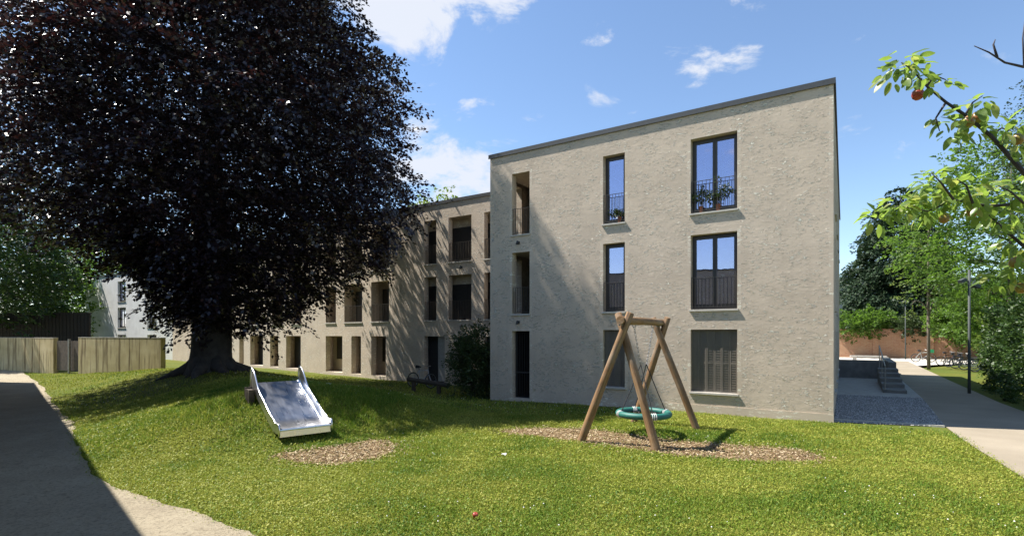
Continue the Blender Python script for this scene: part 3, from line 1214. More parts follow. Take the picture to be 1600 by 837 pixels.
def bush(name, label, loc, rx, ry, h, n, per, L_, leaf, mat, cat='shrub', group=None, seed=1, z0=0.05, boxy=0.0, rz=0.0, part='foliage'):
    """foliage volume over a few stems; boxy > 0 gives a clipped hedge"""
    rng = np.random.default_rng(seed)
    root = empty(name, loc, rz)
    tag(root, label, cat, group)
    if boxy:
        P = rng.uniform(-1, 1, (n, 3))
        f_ = rng.integers(0, 5, n)
        dep = 1 - rng.uniform(0, 0.22, n) ** 1.5 * 1.5
        P[f_ == 0, 0] = dep[f_ == 0]
        P[f_ == 1, 0] = -dep[f_ == 1]
        P[f_ == 2, 1] = -dep[f_ == 2]
        P[f_ == 3, 1] = -dep[f_ == 3]
        P[f_ == 4, 2] = dep[f_ == 4]
        C = P * np.array([rx, ry, h / 2]) + np.array([0, 0, h / 2 + z0])
        bulge = 0.18 * np.sin(C[:, 0] * 1.9 + 1) + 0.12 * np.sin(C[:, 2] * 3.1 + C[:, 0] * 0.9)
        C[:, 1] += bulge * np.sign(P[:, 1])
        C[:, 2] += (0.12 * np.sin(C[:, 0] * 2.3) + 0.08 * np.sin(C[:, 0] * 5.1)) * (P[:, 2] > 0.5)
        O = np.where(np.abs(P) > 0.75, P, P * 0.25)
        O[:, 2] += 0.25
    else:
        v_ = unit(rng.normal(0, 1, (n, 3)))
        rr = rng.uniform(0, 1, (n, 1)) ** 0.42
        th = np.arctan2(v_[:, 1], v_[:, 0])
        lump_ = 1 + 0.16 * np.sin(3 * th + seed) + 0.13 * np.sin(4 * v_[:, 2] * 3 + 2 * th + seed * 2)
        P = v_ * rr * lump_[:, None]
        C = P * np.array([rx, ry, h / 2]) + np.array([0, 0, h / 2 + z0])
        O = v_ * np.array([1, 1, 0.7]) + np.array([0, 0, 0.35])
    O = O + rng.normal(0, 0.4, O.shape)
    soup(part, sprays(C, O, per, L_, leaf, 0.2, 0.45, 0.6, rng), 4, mat, root)
    mb = MB()
    for k in range(7):
        a_ = k * 2.4
        r_ = rng.uniform(0.3, 0.75)
        x1, y1 = math.cos(a_) * rx * r_, math.sin(a_) * ry * r_
        mb.tube([(x1 * 0.25, y1 * 0.25, -0.15), (x1 * 0.6, y1 * 0.6, h * 0.35), (x1, y1, h * 0.8)], [0.035, 0.022, 0.008], 5)
    mb.build('stems', BARK, root)
    return root


bush('shrub', 'dark leafy shrub in the corner between front block and recessed wing', (-1.45, 20.3, gz(-1.45, 20.3)), 0.78, 0.72, 2.55, 700, 22, 0.40, 0.085, SHRUB, seed=41)
# clipped hedge along the right path
hd = np.array((0.55, 0.835))
hc = np.array((18.25, 17.3))
bush('hedge', 'tall clipped green hedge along the right path', (hc[0], hc[1], 0), 5.2, 1.0, 3.1, 2600, 20, 0.38, 0.095, HEDGE, 'hedge', seed=42, boxy=1, rz=math.atan2(hd[1], hd[0]) + math.pi)
hk = MB()
# growth on and behind the brick wall
bush('ivy', 'green ivy mound spilling over the left end of the brick wall', (35.2, 51.4, 2.0), 3.0, 0.9, 2.4, 420, 22, 0.7, 0.20, GREEN, 'ivy', 'ivy on the brick wall', seed=44)
bush('ivy', 'greyish shrub on the brick wall below the conifer', (38.4, 49.6, 1.9), 2.2, 0.9, 2.0, 260, 22, 0.6, 0.18, SHRUB, 'ivy', 'ivy on the brick wall', seed=45)
bush('ivy', 'bright green ivy over the brick wall behind the bicycles', (40.8, 46.6, 1.7), 3.6, 1.2, 4.2, 1000, 22, 0.8, 0.20, GREEN, 'ivy', 'ivy on the brick wall', seed=46)
bush('ivy', 'broad sunlit green ivy mass left of the hedge', (39.4, 41.2, 1.0), 4.8, 1.6, 5.2, 1400, 22, 0.8, 0.20, GREEN, 'ivy', 'ivy on the brick wall', seed=47)
bush('shrub', 'leafy shrub growing between hedge and bicycles', (25.0, 25.2, 0), 2.0, 1.6, 3.6, 500, 20, 0.5, 0.12, LIME, seed=48)

# ------------------------------------------------------------------ lawn blades
chip_px_a = [(775, 672), (810, 669), (850, 667), (900, 669), (930, 671), (990, 679), (1050, 686), (1100, 690), (1200, 697), (1250, 704), (1284, 713), (1272, 722), (1180, 719), (1110, 713), (1040, 707), (940, 695), (860, 685), (810, 679)]
chip_px_b = [(425, 712), (445, 718), (470, 722), (520, 724), (560, 721), (590, 714), (615, 702), (618, 693), (600, 687), (560, 690), (520, 698), (470, 703)]


def on_ground(pts):
    return [((x - 800) / 815 * (815 * 2.3 / (y - 522)), 815 * 2.3 / (y - 522)) for x, y in pts]


def rough_outline(poly, amp, seed):
    c_ = catmull(list(poly) + [poly[0]], 5)[:-1]
    rg = np.random.default_rng(seed)
    return [tuple(p) for p in c_ + rg.normal(0, amp, c_.shape)]


chipA = rough_outline(on_ground(chip_px_a), 0.05, 1)
chipB = rough_outline(on_ground(chip_px_b), 0.05, 2)
path_poly = [tuple(p) for p in lp_r] + [(3, -5), (-60, -5), (-60, 48)]
rp_poly = [tuple(p) for p in RPL] + [tuple(p) for p in RPR[::-1]]
bed_poly = [tuple(p) for p in bed]


def scatter(n, ylo, yhi):
    """points on the lawn, density even over the visible wedge"""
    d = np.sqrt(RNG.uniform(ylo ** 2, yhi ** 2, n))
    r = RNG.uniform(-1.02, 1.02, n)
    x, y = d * r, d
    jx, jy = RNG.normal(0, 0.07, (2, n))
    ok = ~in_poly(x + jx, y + jy, path_poly) & ~in_poly(x + jx, y + jy, rp_poly) & ~in_poly(x, y, bed_poly)
    ok &= (x * 0.537 + y * 0.843 < 15.92) | (x < -0.9)          # in front of the block
    ok &= x * 0.537 + y * 0.843 < 20.0
    ok &= x < 13.5
    return x[ok], y[ok]


def vnoise(x, y, s, seed):
    rg = np.random.default_rng(seed)
    v_ = np.zeros_like(x)
    for k in range(7):
        a_, b_ = rg.uniform(-1, 1, 2) * s * (1 + 0.5 * k)
        v_ += np.sin(x * a_ * 3 + y * b_ * 3 + rg.uniform(0, 6.28)) / (1 + 0.35 * k)
    return v_ / 3.2


def blades(n, ylo, yhi, h, w, name, mats, pick):
    x, y = scatter(n, ylo, yhi)
    inA = in_poly(x, y, chipA) | in_poly(x, y, chipB)
    core = in_poly(x + RNG.normal(0, .16, len(x)), y + RNG.normal(0, .16, len(x)), chipA) | in_poly(x + RNG.normal(0, .16, len(x)), y + RNG.normal(0, .16, len(x)), chipB)
    edge = (RNG.uniform(0, 1, len(x)) < 0.06) | (~core & (RNG.uniform(0, 1, len(x)) < 0.7))
    keep = ~inA | edge
    # worn strip at the foot of the facade
    worn = np.clip((x * 0.537 + y * 0.843 - 14.9) / 1.0, 0, 1) * (x > 2.5)
    keep &= RNG.uniform(0, 1, len(x)) > worn * 0.75
    # bare ground under the beech
    dt = np.hypot(x - TX, y - TY)
    keep &= RNG.uniform(0, 1, len(x)) > 0.5 * np.clip(1.5 - dt / 5, 0, 1)
    x, y = x[keep], y[keep]
    lush = vnoise(x, y, 0.35, 3) + 0.7 * vnoise(x, y, 1.2, 4)
    q_ = -0.70 * x + 0.714 * y
    bank = np.exp(-((x + 7.3) / 1.8) ** 2 - ((y - 12.5) / 2.2) ** 2) + np.exp(-((x + 3.9) / 1.5) ** 2 - ((y - 13.0) / 2.0) ** 2)
    spots = np.exp(-((x - 0.4) / 1.0) ** 2 - ((y - 8.7) / .7) ** 2) + np.exp(-((x - 3.3) / 1.0) ** 2 - ((y - 7.0) / .6) ** 2) + np.exp(-((x - 4.0) / 2.0) ** 2 - ((y - 11.9) / .5) ** 2) + 0.7 * np.exp(-((x - 8.2) / .8) ** 2 - ((y - 11.2) / .5) ** 2)
    lush = lush + 1.6 * bank + 1.5 * spots
    lushk = np.clip(0.5 + 0.5 * lush, 0, 1.3)
    sel = RNG.uniform(0, 1, len(x)) < np.clip(lushk - 0.36, 0.04, 0.92)
    if pick == 'green':
        x, y, lushk = x[sel], y[sel], lushk[sel]
    else:
        x, y, lushk = x[~sel], y[~sel], lushk[~sel]
    k = len(x)
    z = ground_z(x, y)
    weeds = np.exp(-((x + 6.6) / 0.9) ** 2 - ((y - 11.6) / 1.0) ** 2) + 0.5 * np.exp(-((x + 3.6) / 1.2) ** 2 - ((y - 12.8) / 1.2) ** 2)
    hh = h * RNG.uniform(0.5, 1.3, k) * (0.65 + 0.65 * lushk) * (1 + 2.0 * weeds * RNG.uniform(0, 1, k))
    ww = w * RNG.uniform(0.6, 1.3, k)
    a_ = RNG.uniform(0, 6.283, k)
    lean_ = RNG.uniform(0.2, 1.1, k) * hh
    la = RNG.uniform(0, 6.283, k)
    cx_, cy_ = np.cos(a_) * ww / 2, np.sin(a_) * ww / 2
    V0 = np.stack([x - cx_, y - cy_, z - 0.005], -1)
    V1 = np.stack([x + cx_, y + cy_, z - 0.005], -1)
    V2 = np.stack([x + np.cos(la) * lean_, y + np.sin(la) * lean_, z + hh], -1)
    return np.stack([V0, V1, V2], 1).reshape(-1, 3)


def clover(n, ylo, yhi, size, pick):
    x, y = scatter(n, ylo, yhi)
    keep = ~(in_poly(x, y, chipA) | in_poly(x, y, chipB))
    worn = np.clip((x * 0.537 + y * 0.843 - 14.9) / 1.0, 0, 1) * (x > 2.5)
    keep &= RNG.uniform(0, 1, len(x)) > worn * 0.85
    x, y = x[keep], y[keep]
    lush = 1.5 * np.exp(-((x - 0.4) / 1.0) ** 2 - ((y - 8.7) / .7) ** 2) + 1.5 * np.exp(-((x - 3.3) / 1.0) ** 2 - ((y - 7.0) / .6) ** 2) + vnoise(x, y, 0.35, 3) + 0.7 * vnoise(x, y, 1.2, 4) + 0.8 * vnoise(x, y, 2.5, 8)
    sel = RNG.uniform(0, 1, len(x)) < np.clip(0.42 + 0.5 * lush, 0.08, 0.92)
    x, y = (x[sel], y[sel]) if pick == 'green' else (x[~sel], y[~sel])
    k = len(x)
    c_ = np.stack([x, y, ground_z(x, y) + RNG.uniform(0.015, 0.05, k)], -1)
    a_ = RNG.uniform(0, 6.283, k)
    s_ = (size * RNG.uniform(0.6, 1.4, k))[:, None]
    A_ = np.stack([np.cos(a_), np.sin(a_), RNG.normal(0, .45, k)], -1) * s_
    B_ = np.stack([-np.sin(a_), np.cos(a_), RNG.normal(0, .45, k)], -1) * s_ * 0.55
    return np.stack([c_ - B_, c_ + B_, c_ + A_], 1).reshape(-1, 3)


def grassmat(name, stops, trans=(0.2, 0.25, 0.02)):
    m = M(name)
    g = m.n('ShaderNodeNewGeometry')
    c = m.ramp(g.outputs['Random Per Island'], stops)
    f = m.noise(m.co('World'), 0.5, 4)
    c = m.mix(m.maprange(f, 0.42, 0.66, 0, 0.75), c, tuple(x * k for x, k in zip(stops[-1][1], (1.0, 0.98, 0.85))))
    m.base(c)
    m.rough(0.55, 0.25)
    tr = m.n('ShaderNodeBsdfTranslucent')
    m.lk(c, tr.inputs[0])
    mx = m.n('ShaderNodeMixShader')
    mx.inputs[0].default_value = 0.35
    m.lk(m.b.outputs[0], mx.inputs[1])
    m.lk(tr.outputs[0], mx.inputs[2])
    m.lk(mx.outputs[0], m.out.inputs[0])
    return m.m


GR_Y = grassmat('grass_dry', [(0.0, (0.165, 0.205, 0.018)), (0.5, (0.265, 0.305, 0.032)), (1.0, (0.38, 0.385, 0.085))])
GR_G = grassmat('grass_green', [(0.0, (0.05, 0.12, 0.012)), (0.5, (0.10, 0.19, 0.018)), (1.0, (0.19, 0.27, 0.03))])
for nm, mt, pk, lb in (('grass', GR_Y, 'yellow', 'short yellowish lawn grass'), ('grass', GR_G, 'green', 'lush green grass and clover patches')):
    Vs = [blades(190000, 5.4, 9.5, 0.036, 0.014, nm, mt, pk), blades(260000, 9.3, 15, 0.045, 0.018, nm, mt, pk), blades(110000, 14.8, 33, 0.06, 0.035, nm, mt, pk),
          clover(95000, 5.4, 9.5, 0.018, pk), clover(110000, 9.3, 16, 0.025, pk)]
    o = soup(nm, np.concatenate(Vs), 3, mt)
    tag(o, lb, 'grass', kind='stuff')

# clover flowers
x, y = scatter(2600, 6, 24)
keep = (vnoise(x, y, 0.35, 3) > 0.25) & ~in_poly(x, y, chipA) & ~in_poly(x, y, chipB)
x, y = x[keep], y[keep]
k = len(x)
z = ground_z(x, y) + RNG.uniform(0.04, 0.075, k)
r_ = RNG.uniform(0.006, 0.013, k)
oc = np.array([(1, 0, 0), (0, 1, 0), (-1, 0, 0), (0, -1, 0), (0, 0, 1), (0, 0, -1)], float)
tri = [(0, 1, 4), (1, 2, 4), (2, 3, 4), (3, 0, 4), (1, 0, 5), (2, 1, 5), (3, 2, 5), (0, 3, 5)]
P = np.stack([x, y, z], -1)[:, None, None] + (oc[np.array(tri)] * 1.0)[None] * r_[:, None, None, None]
o = soup('clover_flowers', P.reshape(-1, 3), 3, simple('clover_white', (0.75, 0.73, 0.66), 0.8))
tag(o, 'tiny white clover flowers scattered in the lawn', 'flowers', kind='stuff')

# wood-chip beds
m = M('wood_chip_bed')
v = m.co('World')
b = m.noise(v, 40, 4, 0.75)
m.base(m.ramp(b, [(0.3, (0.08, 0.048, 0.024)), (0.5, (0.19, 0.125, 0.065)), (0.72, (0.30, 0.21, 0.12))]))
m.rough(0.95, 0.1)
m.bump(b, 1.0, 0.03)
CHIPBED = m.m
m = M('wood_chip')
g = m.n('ShaderNodeNewGeometry')
m.base(m.ramp(g.outputs['Random Per Island'], [(0.0, (0.13, 0.09, 0.05)), (0.4, (0.29, 0.215, 0.125)), (0.8, (0.40, 0.31, 0.19)), (1.0, (0.53, 0.44, 0.30))]))
m.rough(0.9, 0.15)
CHIP = m.m
for poly, lb, n in ((chipA, 'wood chip strip under the swing', 16000), (chipB, 'wood chip landing patch below the slide', 6500)):
    bed_o = structure(patch('wood_chip_bed', poly, CHIPBED, 0.008))
    bed_o['label'] = lb
    pa = np.array(poly)
    lo, hi = pa.min(0) - 0.4, pa.max(0) + 0.4
    x = RNG.uniform(lo[0], hi[0], n)
    y = RNG.uniform(lo[1], hi[1], n)
    ok = in_poly(x, y, poly) | (in_poly(x + RNG.normal(0, .22, n), y + RNG.normal(0, .22, n), poly))
    x, y = x[ok], y[ok]
    k = len(x)
    a_ = RNG.uniform(0, 6.283, k)
    ln = RNG.uniform(0.02, 0.055, k)
    wd = RNG.uniform(0.01, 0.022, k)
    ax = np.stack([np.cos(a_), np.sin(a_), RNG.normal(0, .25, k)], -1)
    bx = np.stack([-np.sin(a_), np.cos(a_), RNG.normal(0, .35, k)], -1)
    c_ = np.stack([x, y, ground_z(x, y) + RNG.uniform(0.012, 0.04, k)], -1)
    A_, B_ = ax * ln[:, None] / 2, bx * wd[:, None] / 2
    o = soup('wood_chips', np.stack([c_ - A_ - B_, c_ + A_ - B_, c_ + A_ + B_, c_ - A_ + B_], 1).reshape(-1, 3), 4, CHIP)
    tag(o, 'loose wood chips of the ' + lb, 'wood chips', kind='stuff')

# grey pebbles on the bed beside the block
n = 9000
st = RNG.uniform(0, 1, (n, 2))
b0, b1, b2, b3 = (np.array(p) for p in bed)
P2 = (b0 * (1 - st[:, :1]) + b1 * st[:, :1]) * (1 - st[:, 1:]) + (b3 * (1 - st[:, :1]) + b2 * st[:, :1]) * st[:, 1:]
rr = RNG.uniform(0.012, 0.032, n)
oct_ = oc[np.array(tri)] * np.array([1, 0.8, 0.6])
P = np.concatenate([P2, np.full((n, 1), 0.022)], 1)[:, None, None] + oct_[None] * rr[:, None, None, None] * RNG.uniform(0.7, 1.3, (n, 1, 1, 3))
m = M('pebble')
g = m.n('ShaderNodeNewGeometry')
m.base(m.ramp(g.outputs['Random Per Island'], [(0, (0.12, 0.12, 0.12)), (0.6, (0.33, 0.32, 0.30)), (1, (0.55, 0.53, 0.5))]))
m.rough(0.85)
tag(soup('pebbles', P.reshape(-1, 3), 3, m.m), 'loose grey pebbles on the bed beside the block', 'gravel', kind='stuff')

# ------------------------------------------------------------------ playground: slide
m = M('stainless_steel')
f = m.noise(m.co('Object', (6, 0.6, 0.6)), 4, 5, 0.6)
m.base((0.80, 0.80, 0.82))
m.b.inputs['Metallic'].default_value = 1.0
m.lk(m.maprange(f, 0.3, 0.7, 0.26, 0.34), m.b.inputs['Roughness'])
m.bump(m.noise(m.co('Object'), 1.1, 1), 0.05, 0.03)
STEEL = m.m
m = M('weathered_timber')
v = m.co('Object', (1, 1, 0.06))
f = m.noise(v, 22, 6, 0.65)
f2 = m.noise(m.co('Object'), 1.6, 4)
c = m.ramp(f, [(0.32, (0.055, 0.03, 0.015)), (0.42, (0.17, 0.095, 0.045)), (0.58, (0.26, 0.15, 0.07)), (0.75, (0.40, 0.27, 0.15))])
c = m.mix(m.maprange(f2, 0.45, 0.65, 0, 0.6), c, (0.27, 0.22, 0.165))
m.base(c)
m.rough(0.75, 0.3)
m.bump(f, 0.6, 0.012)
TIMBER = m.m
DARKWOOD = simple('dark_timber', (0.06, 0.045, 0.032), 0.85, var=0.35, scale=6)

slide = empty('slide', (-4.72, 10.60, 0.0), math.atan2(0.66, 0.75))
tag(slide, 'wide stainless steel slide built into the grassy mound', 'slide')
ys = np.linspace(0, 1.92, 25)


def bedz(y):
    # flat run-out easing into a straight slope
    t = np.clip((y - 0.12) / 0.45, 0, 1)
    slope = 0.52
    return 0.36 + np.where(y < 0.12, 0.02 * (0.12 - y), np.where(y < 0.57, slope * 0.45 * t * t / 2, slope * (0.225 + (y - 0.57))))


W_ = 1.06
ch = MB()
prof_x = [(0.0, 0.16), (0.012, 0.05), (0.05, 0.008), (0.10, 0.0), (W_ * 0.35, 0.0), (W_ * 0.65, 0.0), (W_ - 0.10, 0.0), (W_ - 0.05, 0.008), (W_ - 0.012, 0.05), (W_, 0.16)]
for y in ys:
    for px, pz in prof_x:
        ch.v.append((px, float(y), float(bedz(y)) + pz * (0.75 if y < 0.3 else 1.0)))
w = len(prof_x)
for i in range(len(ys) - 1):
    for k in range(w - 1):
        ch.face((i * w + k, i * w + k + 1, (i + 1) * w + k + 1, (i + 1) * w + k))
chute = ch.build('chute', STEEL, slide, smooth=True)
lip = MB()
lip.tube([(0.0, 0.0, 0.345), (W_, 0.0, 0.345)], 0.022, 10)
lip.box(0.0, W_, 0.004, 0.016, 0.20, 0.345)
lip.build('front_lip', STEEL, slide, smooth=False)
for side, xx in ((0, -0.015), (1, W_ + 0.015)):
    sd = MB()
    top = []
    for y in ys:
        ex = 0.10 if y < 0.3 else 0.145 + 0.0 * y
        top.append((xx, float(y), float(bedz(y)) + ex + 0.21 * float(smooth01((y - 1.35) / 0.45))))
    # side plate under the handrail
    for a_, b_, y0_, y1_ in zip(top, top[1:], ys, ys[1:]):
        z0_, z1_ = float(bedz(y0_)) - 0.10, float(bedz(y1_)) - 0.10
        for o_ in (-0.004, 0.004):
            sd.quad((xx + o_, a_[1], z0_), (xx + o_, b_[1], z1_), (xx + o_, b_[1], b_[2]), (xx + o_, a_[1], a_[2]))
    sd.build('side_panel', STEEL, slide)
    rl = MB()
    endp = [(xx, -0.005, 0.22), (xx, -0.012, 0.36)] + top + [(xx, 1.98, top[-1][2] - 0.04), (xx, 2.01, top[-1][2] - 0.2), (xx, 2.01, 0.95)]
    rl.tube(endp, 0.021, 8)
    rl.build('handrail', STEEL, slide, smooth=True)
pf = MB()
pf.box(-0.14, W_ + 0.06, 1.93, 2.06, 0.5, 1.08)
pf.box(-0.16, -0.04, 1.6, 1.93, 0.45, 1.05)
pf.build('timber_support', DARKWOOD, slide)
pf = MB()
pf.box(0.04, 0.12, 0.12, 0.2, -0.1, 0.33)
pf.box(W_ - 0.12, W_ - 0.04, 0.12, 0.2, -0.1, 0.33)
pf.build('foot', DARKWOOD, slide)

# ------------------------------------------------------------------ playground: nest swing
swing = empty('swing', (3.0, 11.9, 0.0))
tag(swing, 'nest swing with teal ring seat on a crossed log frame', 'swing')
SO = Vector((3.0, 11.9, 0.0))


def V3(x, y, z):
    return Vector((x, y, z)) - SO


bd = Vector((1.65, 2.31, 0)).normalized()
ef = Vector((0.876, -0.483, 0))
er = Vector((0.80, -0.60, 0))
cf = V3(2.37, 11.00, 0)
cr = V3(3.66, 12.84, 0)


def log(name, p0, p1, r0, r1, mat=TIMBER, seed=0):
    p0, p1 = Vector(p0), Vector(p1)
    ax_ = (p1 - p0)
    Ln = ax_.length
    mb = MB()
    nn = 10
    rg = random.Random(seed)
    ph = [rg.uniform(0, 6.28) for _ in range(4)]
    pts, rad = [], []
    for i in range(nn + 1):
        t = i / nn
        pts.append((0.008 * math.sin(3 * t + ph[0]), 0.008 * math.sin(4 * t + ph[1]), Ln * t))
        rad.append((r0 + (r1 - r0) * t) * (1 + 0.03 * math.sin(9 * t + ph[2])))
    # rounded end
    pts.append((pts[-1][0], pts[-1][1], Ln + 0.012))
    rad.append(rad[-1] * 0.82)
    mb.tube(pts, rad, 14)
    o = mb.build(name, mat, swing, smooth=False)
    for p in o.data.polygons:
        p.use_smooth = len(p.vertices) == 4
    o.location = p0
    o.rotation_euler = ax_.to_track_quat('Z', 'Y').to_euler()
    return o


off = bd * 0.075
log('leg', V3(1.37, 11.16, gz(1.37, 11.16) - 0.25), cf + ef * 0.16 + Vector((0, 0, 2.74)) - off, 0.088, 0.078, seed=1)
log('leg', V3(2.93, 10.30, gz(2.93, 10.3) - 0.25), cf - ef * 0.16 + Vector((0, 0, 2.74)) + off, 0.090, 0.078, seed=2)
log('leg', V3(3.08, 13.58, gz(3.08, 13.58) - 0.25), cr + er * 0.16 + Vector((0, 0, 2.70)) + off, 0.085, 0.076, seed=3)
log('leg', V3(4.52, 12.50, gz(4.52, 12.5) - 0.25), cr - er * 0.16 + Vector((0, 0, 2.70)) - off, 0.086, 0.076, seed=4)
zb = 2.60
log('beam', cf - bd * 0.24 + Vector((0, 0, zb)), cr + bd * 0.2 + Vector((0, 0, zb - 0.02)), 0.088, 0.082, seed=5)
IRON = simple('galvanised_iron', (0.28, 0.28, 0.28), 0.45, 0.8)
ROPE = simple('black_rope', (0.03, 0.03, 0.032), 0.8)
TEAL = simple('teal_rope', (0.016, 0.13, 0.105), 0.55, var=0.15, scale=20, bump=0.3)
bl = MB()
for c_, e_ in ((cf, ef), (cr, er)):
    for s_ in (-1, 1):
        p = c_ + Vector((0, 0, 2.5)) + e_ * 0.03 * s_
        bl.tube([p - bd * 0.19, p - bd * 0.17], 0.022, 8)
        bl.tube([p + bd * 0.17, p + bd * 0.19], 0.022, 8)
bl.build('bolts', IRON, swing)
sc = Vector((0.0, 0.0, 0.50))
RING = 0.56
hang = []
span = (cr - cf)
for t in (0.24, 0.76):
    top_ = cf + span * t + Vector((0, 0, zb - 0.09))
    low_ = sc + bd * (RING * (0.30 if t > 0.5 else -0.30)) + Vector((0, 0, 1.12))
    mb = MB()
    mb.ring(top_ + Vector((0, 0, -0.02)), 0.035, 0.009, 12, 6, Matrix.Rotation(R(90), 3, 'X').to_4x4())
    nl = 20
    dirv = (low_ - top_)
    q = dirv.to_track_quat('Z', 'Y').to_matrix().to_4x4()
    for i in range(nl):
        p = top_ + Vector((0, 0, -0.05)) + dirv * ((i + 0.5) / nl) * 0.96
        Mx = q @ Matrix.Rotation(R(90 * (i % 2)), 4, 'Z') @ Matrix.Rotation(R(90), 4, 'X') @ Matrix.Diagonal((0.55, 1.0, 1, 1))
        mb.ring(p, 0.034, 0.006, 10, 5, Mx.to_3x3().to_4x4())
    mb.build('chain', IRON, swing)
    sd_ = Vector((-bd.y, bd.x, 0))
    sgn = 1 if t > 0.5 else -1
    for s_ in (-1, 1):
        e_ = sc + (bd * 0.72 * sgn + sd_ * 0.69 * s_) * RING
        rp = MB()
        rp.tube([low_, (low_ + e_) / 2 + Vector((0, 0, -0.02)), e_], 0.0115, 7)
        rp.build('rope', ROPE, swing)
seat = MB()
seat.ring(sc, RING, 0.070, 48, 14)
st_o = seat.build('seat_ring', TEAL, swing, smooth=True)
bands = MB()
for s_ in (-1, 1):
    for t_ in (-1, 1):
        a_ = math.atan2(bd.y, bd.x) + (0.76 * s_ if t_ > 0 else math.pi + 0.76 * s_)
        for k in range(3):
            aa = a_ + (k - 1) * 0.07
            Mx = Matrix.Rotation(aa, 4, 'Z') @ Matrix.Rotation(R(90), 4, 'X')
            bands.ring(sc + Vector((math.cos(aa) * RING, math.sin(aa) * RING, 0)), 0.074, 0.009, 14, 6, Mx)
bands.build('lashing', simple('white_lashing', (0.6, 0.6, 0.58), 0.7), st_o)
net = MB()
for k in range(-4, 5):
    d_ = k * 0.118
    hl = math.sqrt(max(0, (RING - 0.05) ** 2 - d_ ** 2))
    if hl < 0.1:
        continue
    for swp in (0, 1):
        pts = []
        for i in range(7):
            s_ = -1 + 2 * i / 6
            r2 = (s_ * hl) ** 2 + d_ ** 2
            zz_ = -0.11 * (1 - r2 / RING ** 2)
            pts.append(sc + (Vector((s_ * hl, d_, zz_)) if not swp else Vector((d_, s_ * hl, zz_ - 0.008))))
        net.tube(pts, 0.012, 5)
net.build('net', ROPE, swing)

# ------------------------------------------------------------------ balance log near the wing
bal = empty('balance_beam', (-3.4, 21.2, gz(-3.4, 21.2)), R(-32))
tag(bal, 'low dark log balance beam on a short post in front of the recessed wing', 'balance beam')
b_ = MB()
b_.tube([(-1.1, 0, 0.50), (1.05, 0.0, 0.34)], [0.10, 0.095], 12)
b_.build('log', DARKWOOD, bal, smooth=False)
b_ = MB()
b_.tube([(0.55, 0, -0.2), (0.55, 0, 0.30)], 0.09, 12)
b_.build('post', DARKWOOD, bal)
b_ = MB()
b_.tube([(-0.8, 0, -0.2), (-0.8, 0, 0.39)], 0.09, 12)
b_.build('post', DARKWOOD, bal)

# ------------------------------------------------------------------ left boundary walls
m = M('stained_concrete')
v = m.co('Object')
a = m.noise(v, 1.2, 5)
stn = m.noise(m.co('Object', (2.6, 2.6, 0.22)), 1.6, 5, 0.6)
c = m.ramp(a, [(0.3, (0.34, 0.28, 0.15)), (0.7, (0.48, 0.41, 0.25))])
c = m.mix(m.maprange(stn, 0.48, 0.64, 0, 0.85), c, (0.10, 0.07, 0.035))
m.base(c)
m.rough(0.92, 0.15)
m.bump(m.noise(v, 20, 4), 0.3, 0.01)
STAINED = m.m
WD = np.array((0.894, -0.447))
W0 = np.array((-36.2, 36.5))
wang = math.atan2(WD[1], WD[0])


def wallrun(label, s0, s1, n, ztop, zlow):
    p = W0 + WD * s0
    rt = empty('concrete_wall', (p[0], p[1], 0), wang)
    tag(rt, label, 'wall', 'concrete boundary walls')
    L_ = (s1 - s0) / n
    hole = MB()
    for k in range(n):
        mb = MB()
        mb.box(k * L_ + 0.006, (k + 1) * L_ - 0.006, 0, 0.25, zlow, ztop)
        mb.build('panel', STAINED, rt)
        for fx in (0.2, 0.8):
            for fz in (0.3, 0.75):
                hole.lathe([(0.0, 0), (0.028, 0)], seg=8)
    cp = MB()
    cp.box(-0.0, s1 - s0, -0.012, 0.262, ztop + 0.001, ztop + 0.03)
    cp.build('cap', CONC, rt)
    return rt


wallrun('stained concrete boundary wall at the left frame edge', 0.0, 8.2, 3, 2.06, -0.6)
wallrun('stained concrete boundary wall between gate post and white wing', 11.2, 19.6, 3, 2.10, -0.3)
p = W0 + WD * 9.95
gp_ = empty('gate', (p[0], p[1], 0), wang)
tag(gp_, 'dark closed gate between the two concrete walls', 'gate')
mb = MB()
mb.box(-1.6, 1.15, 0.12, 0.16, 0.05, 1.9)
mb.build('leaf', DARKWOOD, gp_)
mb = MB()
mb.tube([(0.2, 0.0, -0.2), (0.2, 0.0, 2.0)], 0.07, 10)
mb.build('post', IRON, gp_)
# tall dark timber wall behind
dw = empty('timber_wall', (-61.3, 43.5, 0), R(-3))
tag(dw, 'tall dark timber plank wall behind the left concrete wall', 'wall')
mb = MB()
mb.box(0, 27.2, 0, 0.2, -0.3, 3.95)
TARRED = simple('tarred_timber', (0.022, 0.018, 0.015), 0.85, var=0.35, scale=6)
mb.build('wall', TARRED, dw)
rf_ = MB()
rf_.box(-0.05, 27.25, -0.08, 0.28, 3.952, 4.05)
rf_.build('cap', TARRED, dw)
pk = MB()
pk.box(0, 0.27, -0.03, -0.001, -0.3, 3.94)
pkm = pk.mesh('plank')
pkm.materials.append(TARRED)
for k in range(90):
    o = link('plank', pkm, None, dw)
    o.location = (0.01 + k * 0.3018, -0.004 * (k % 3), 0)

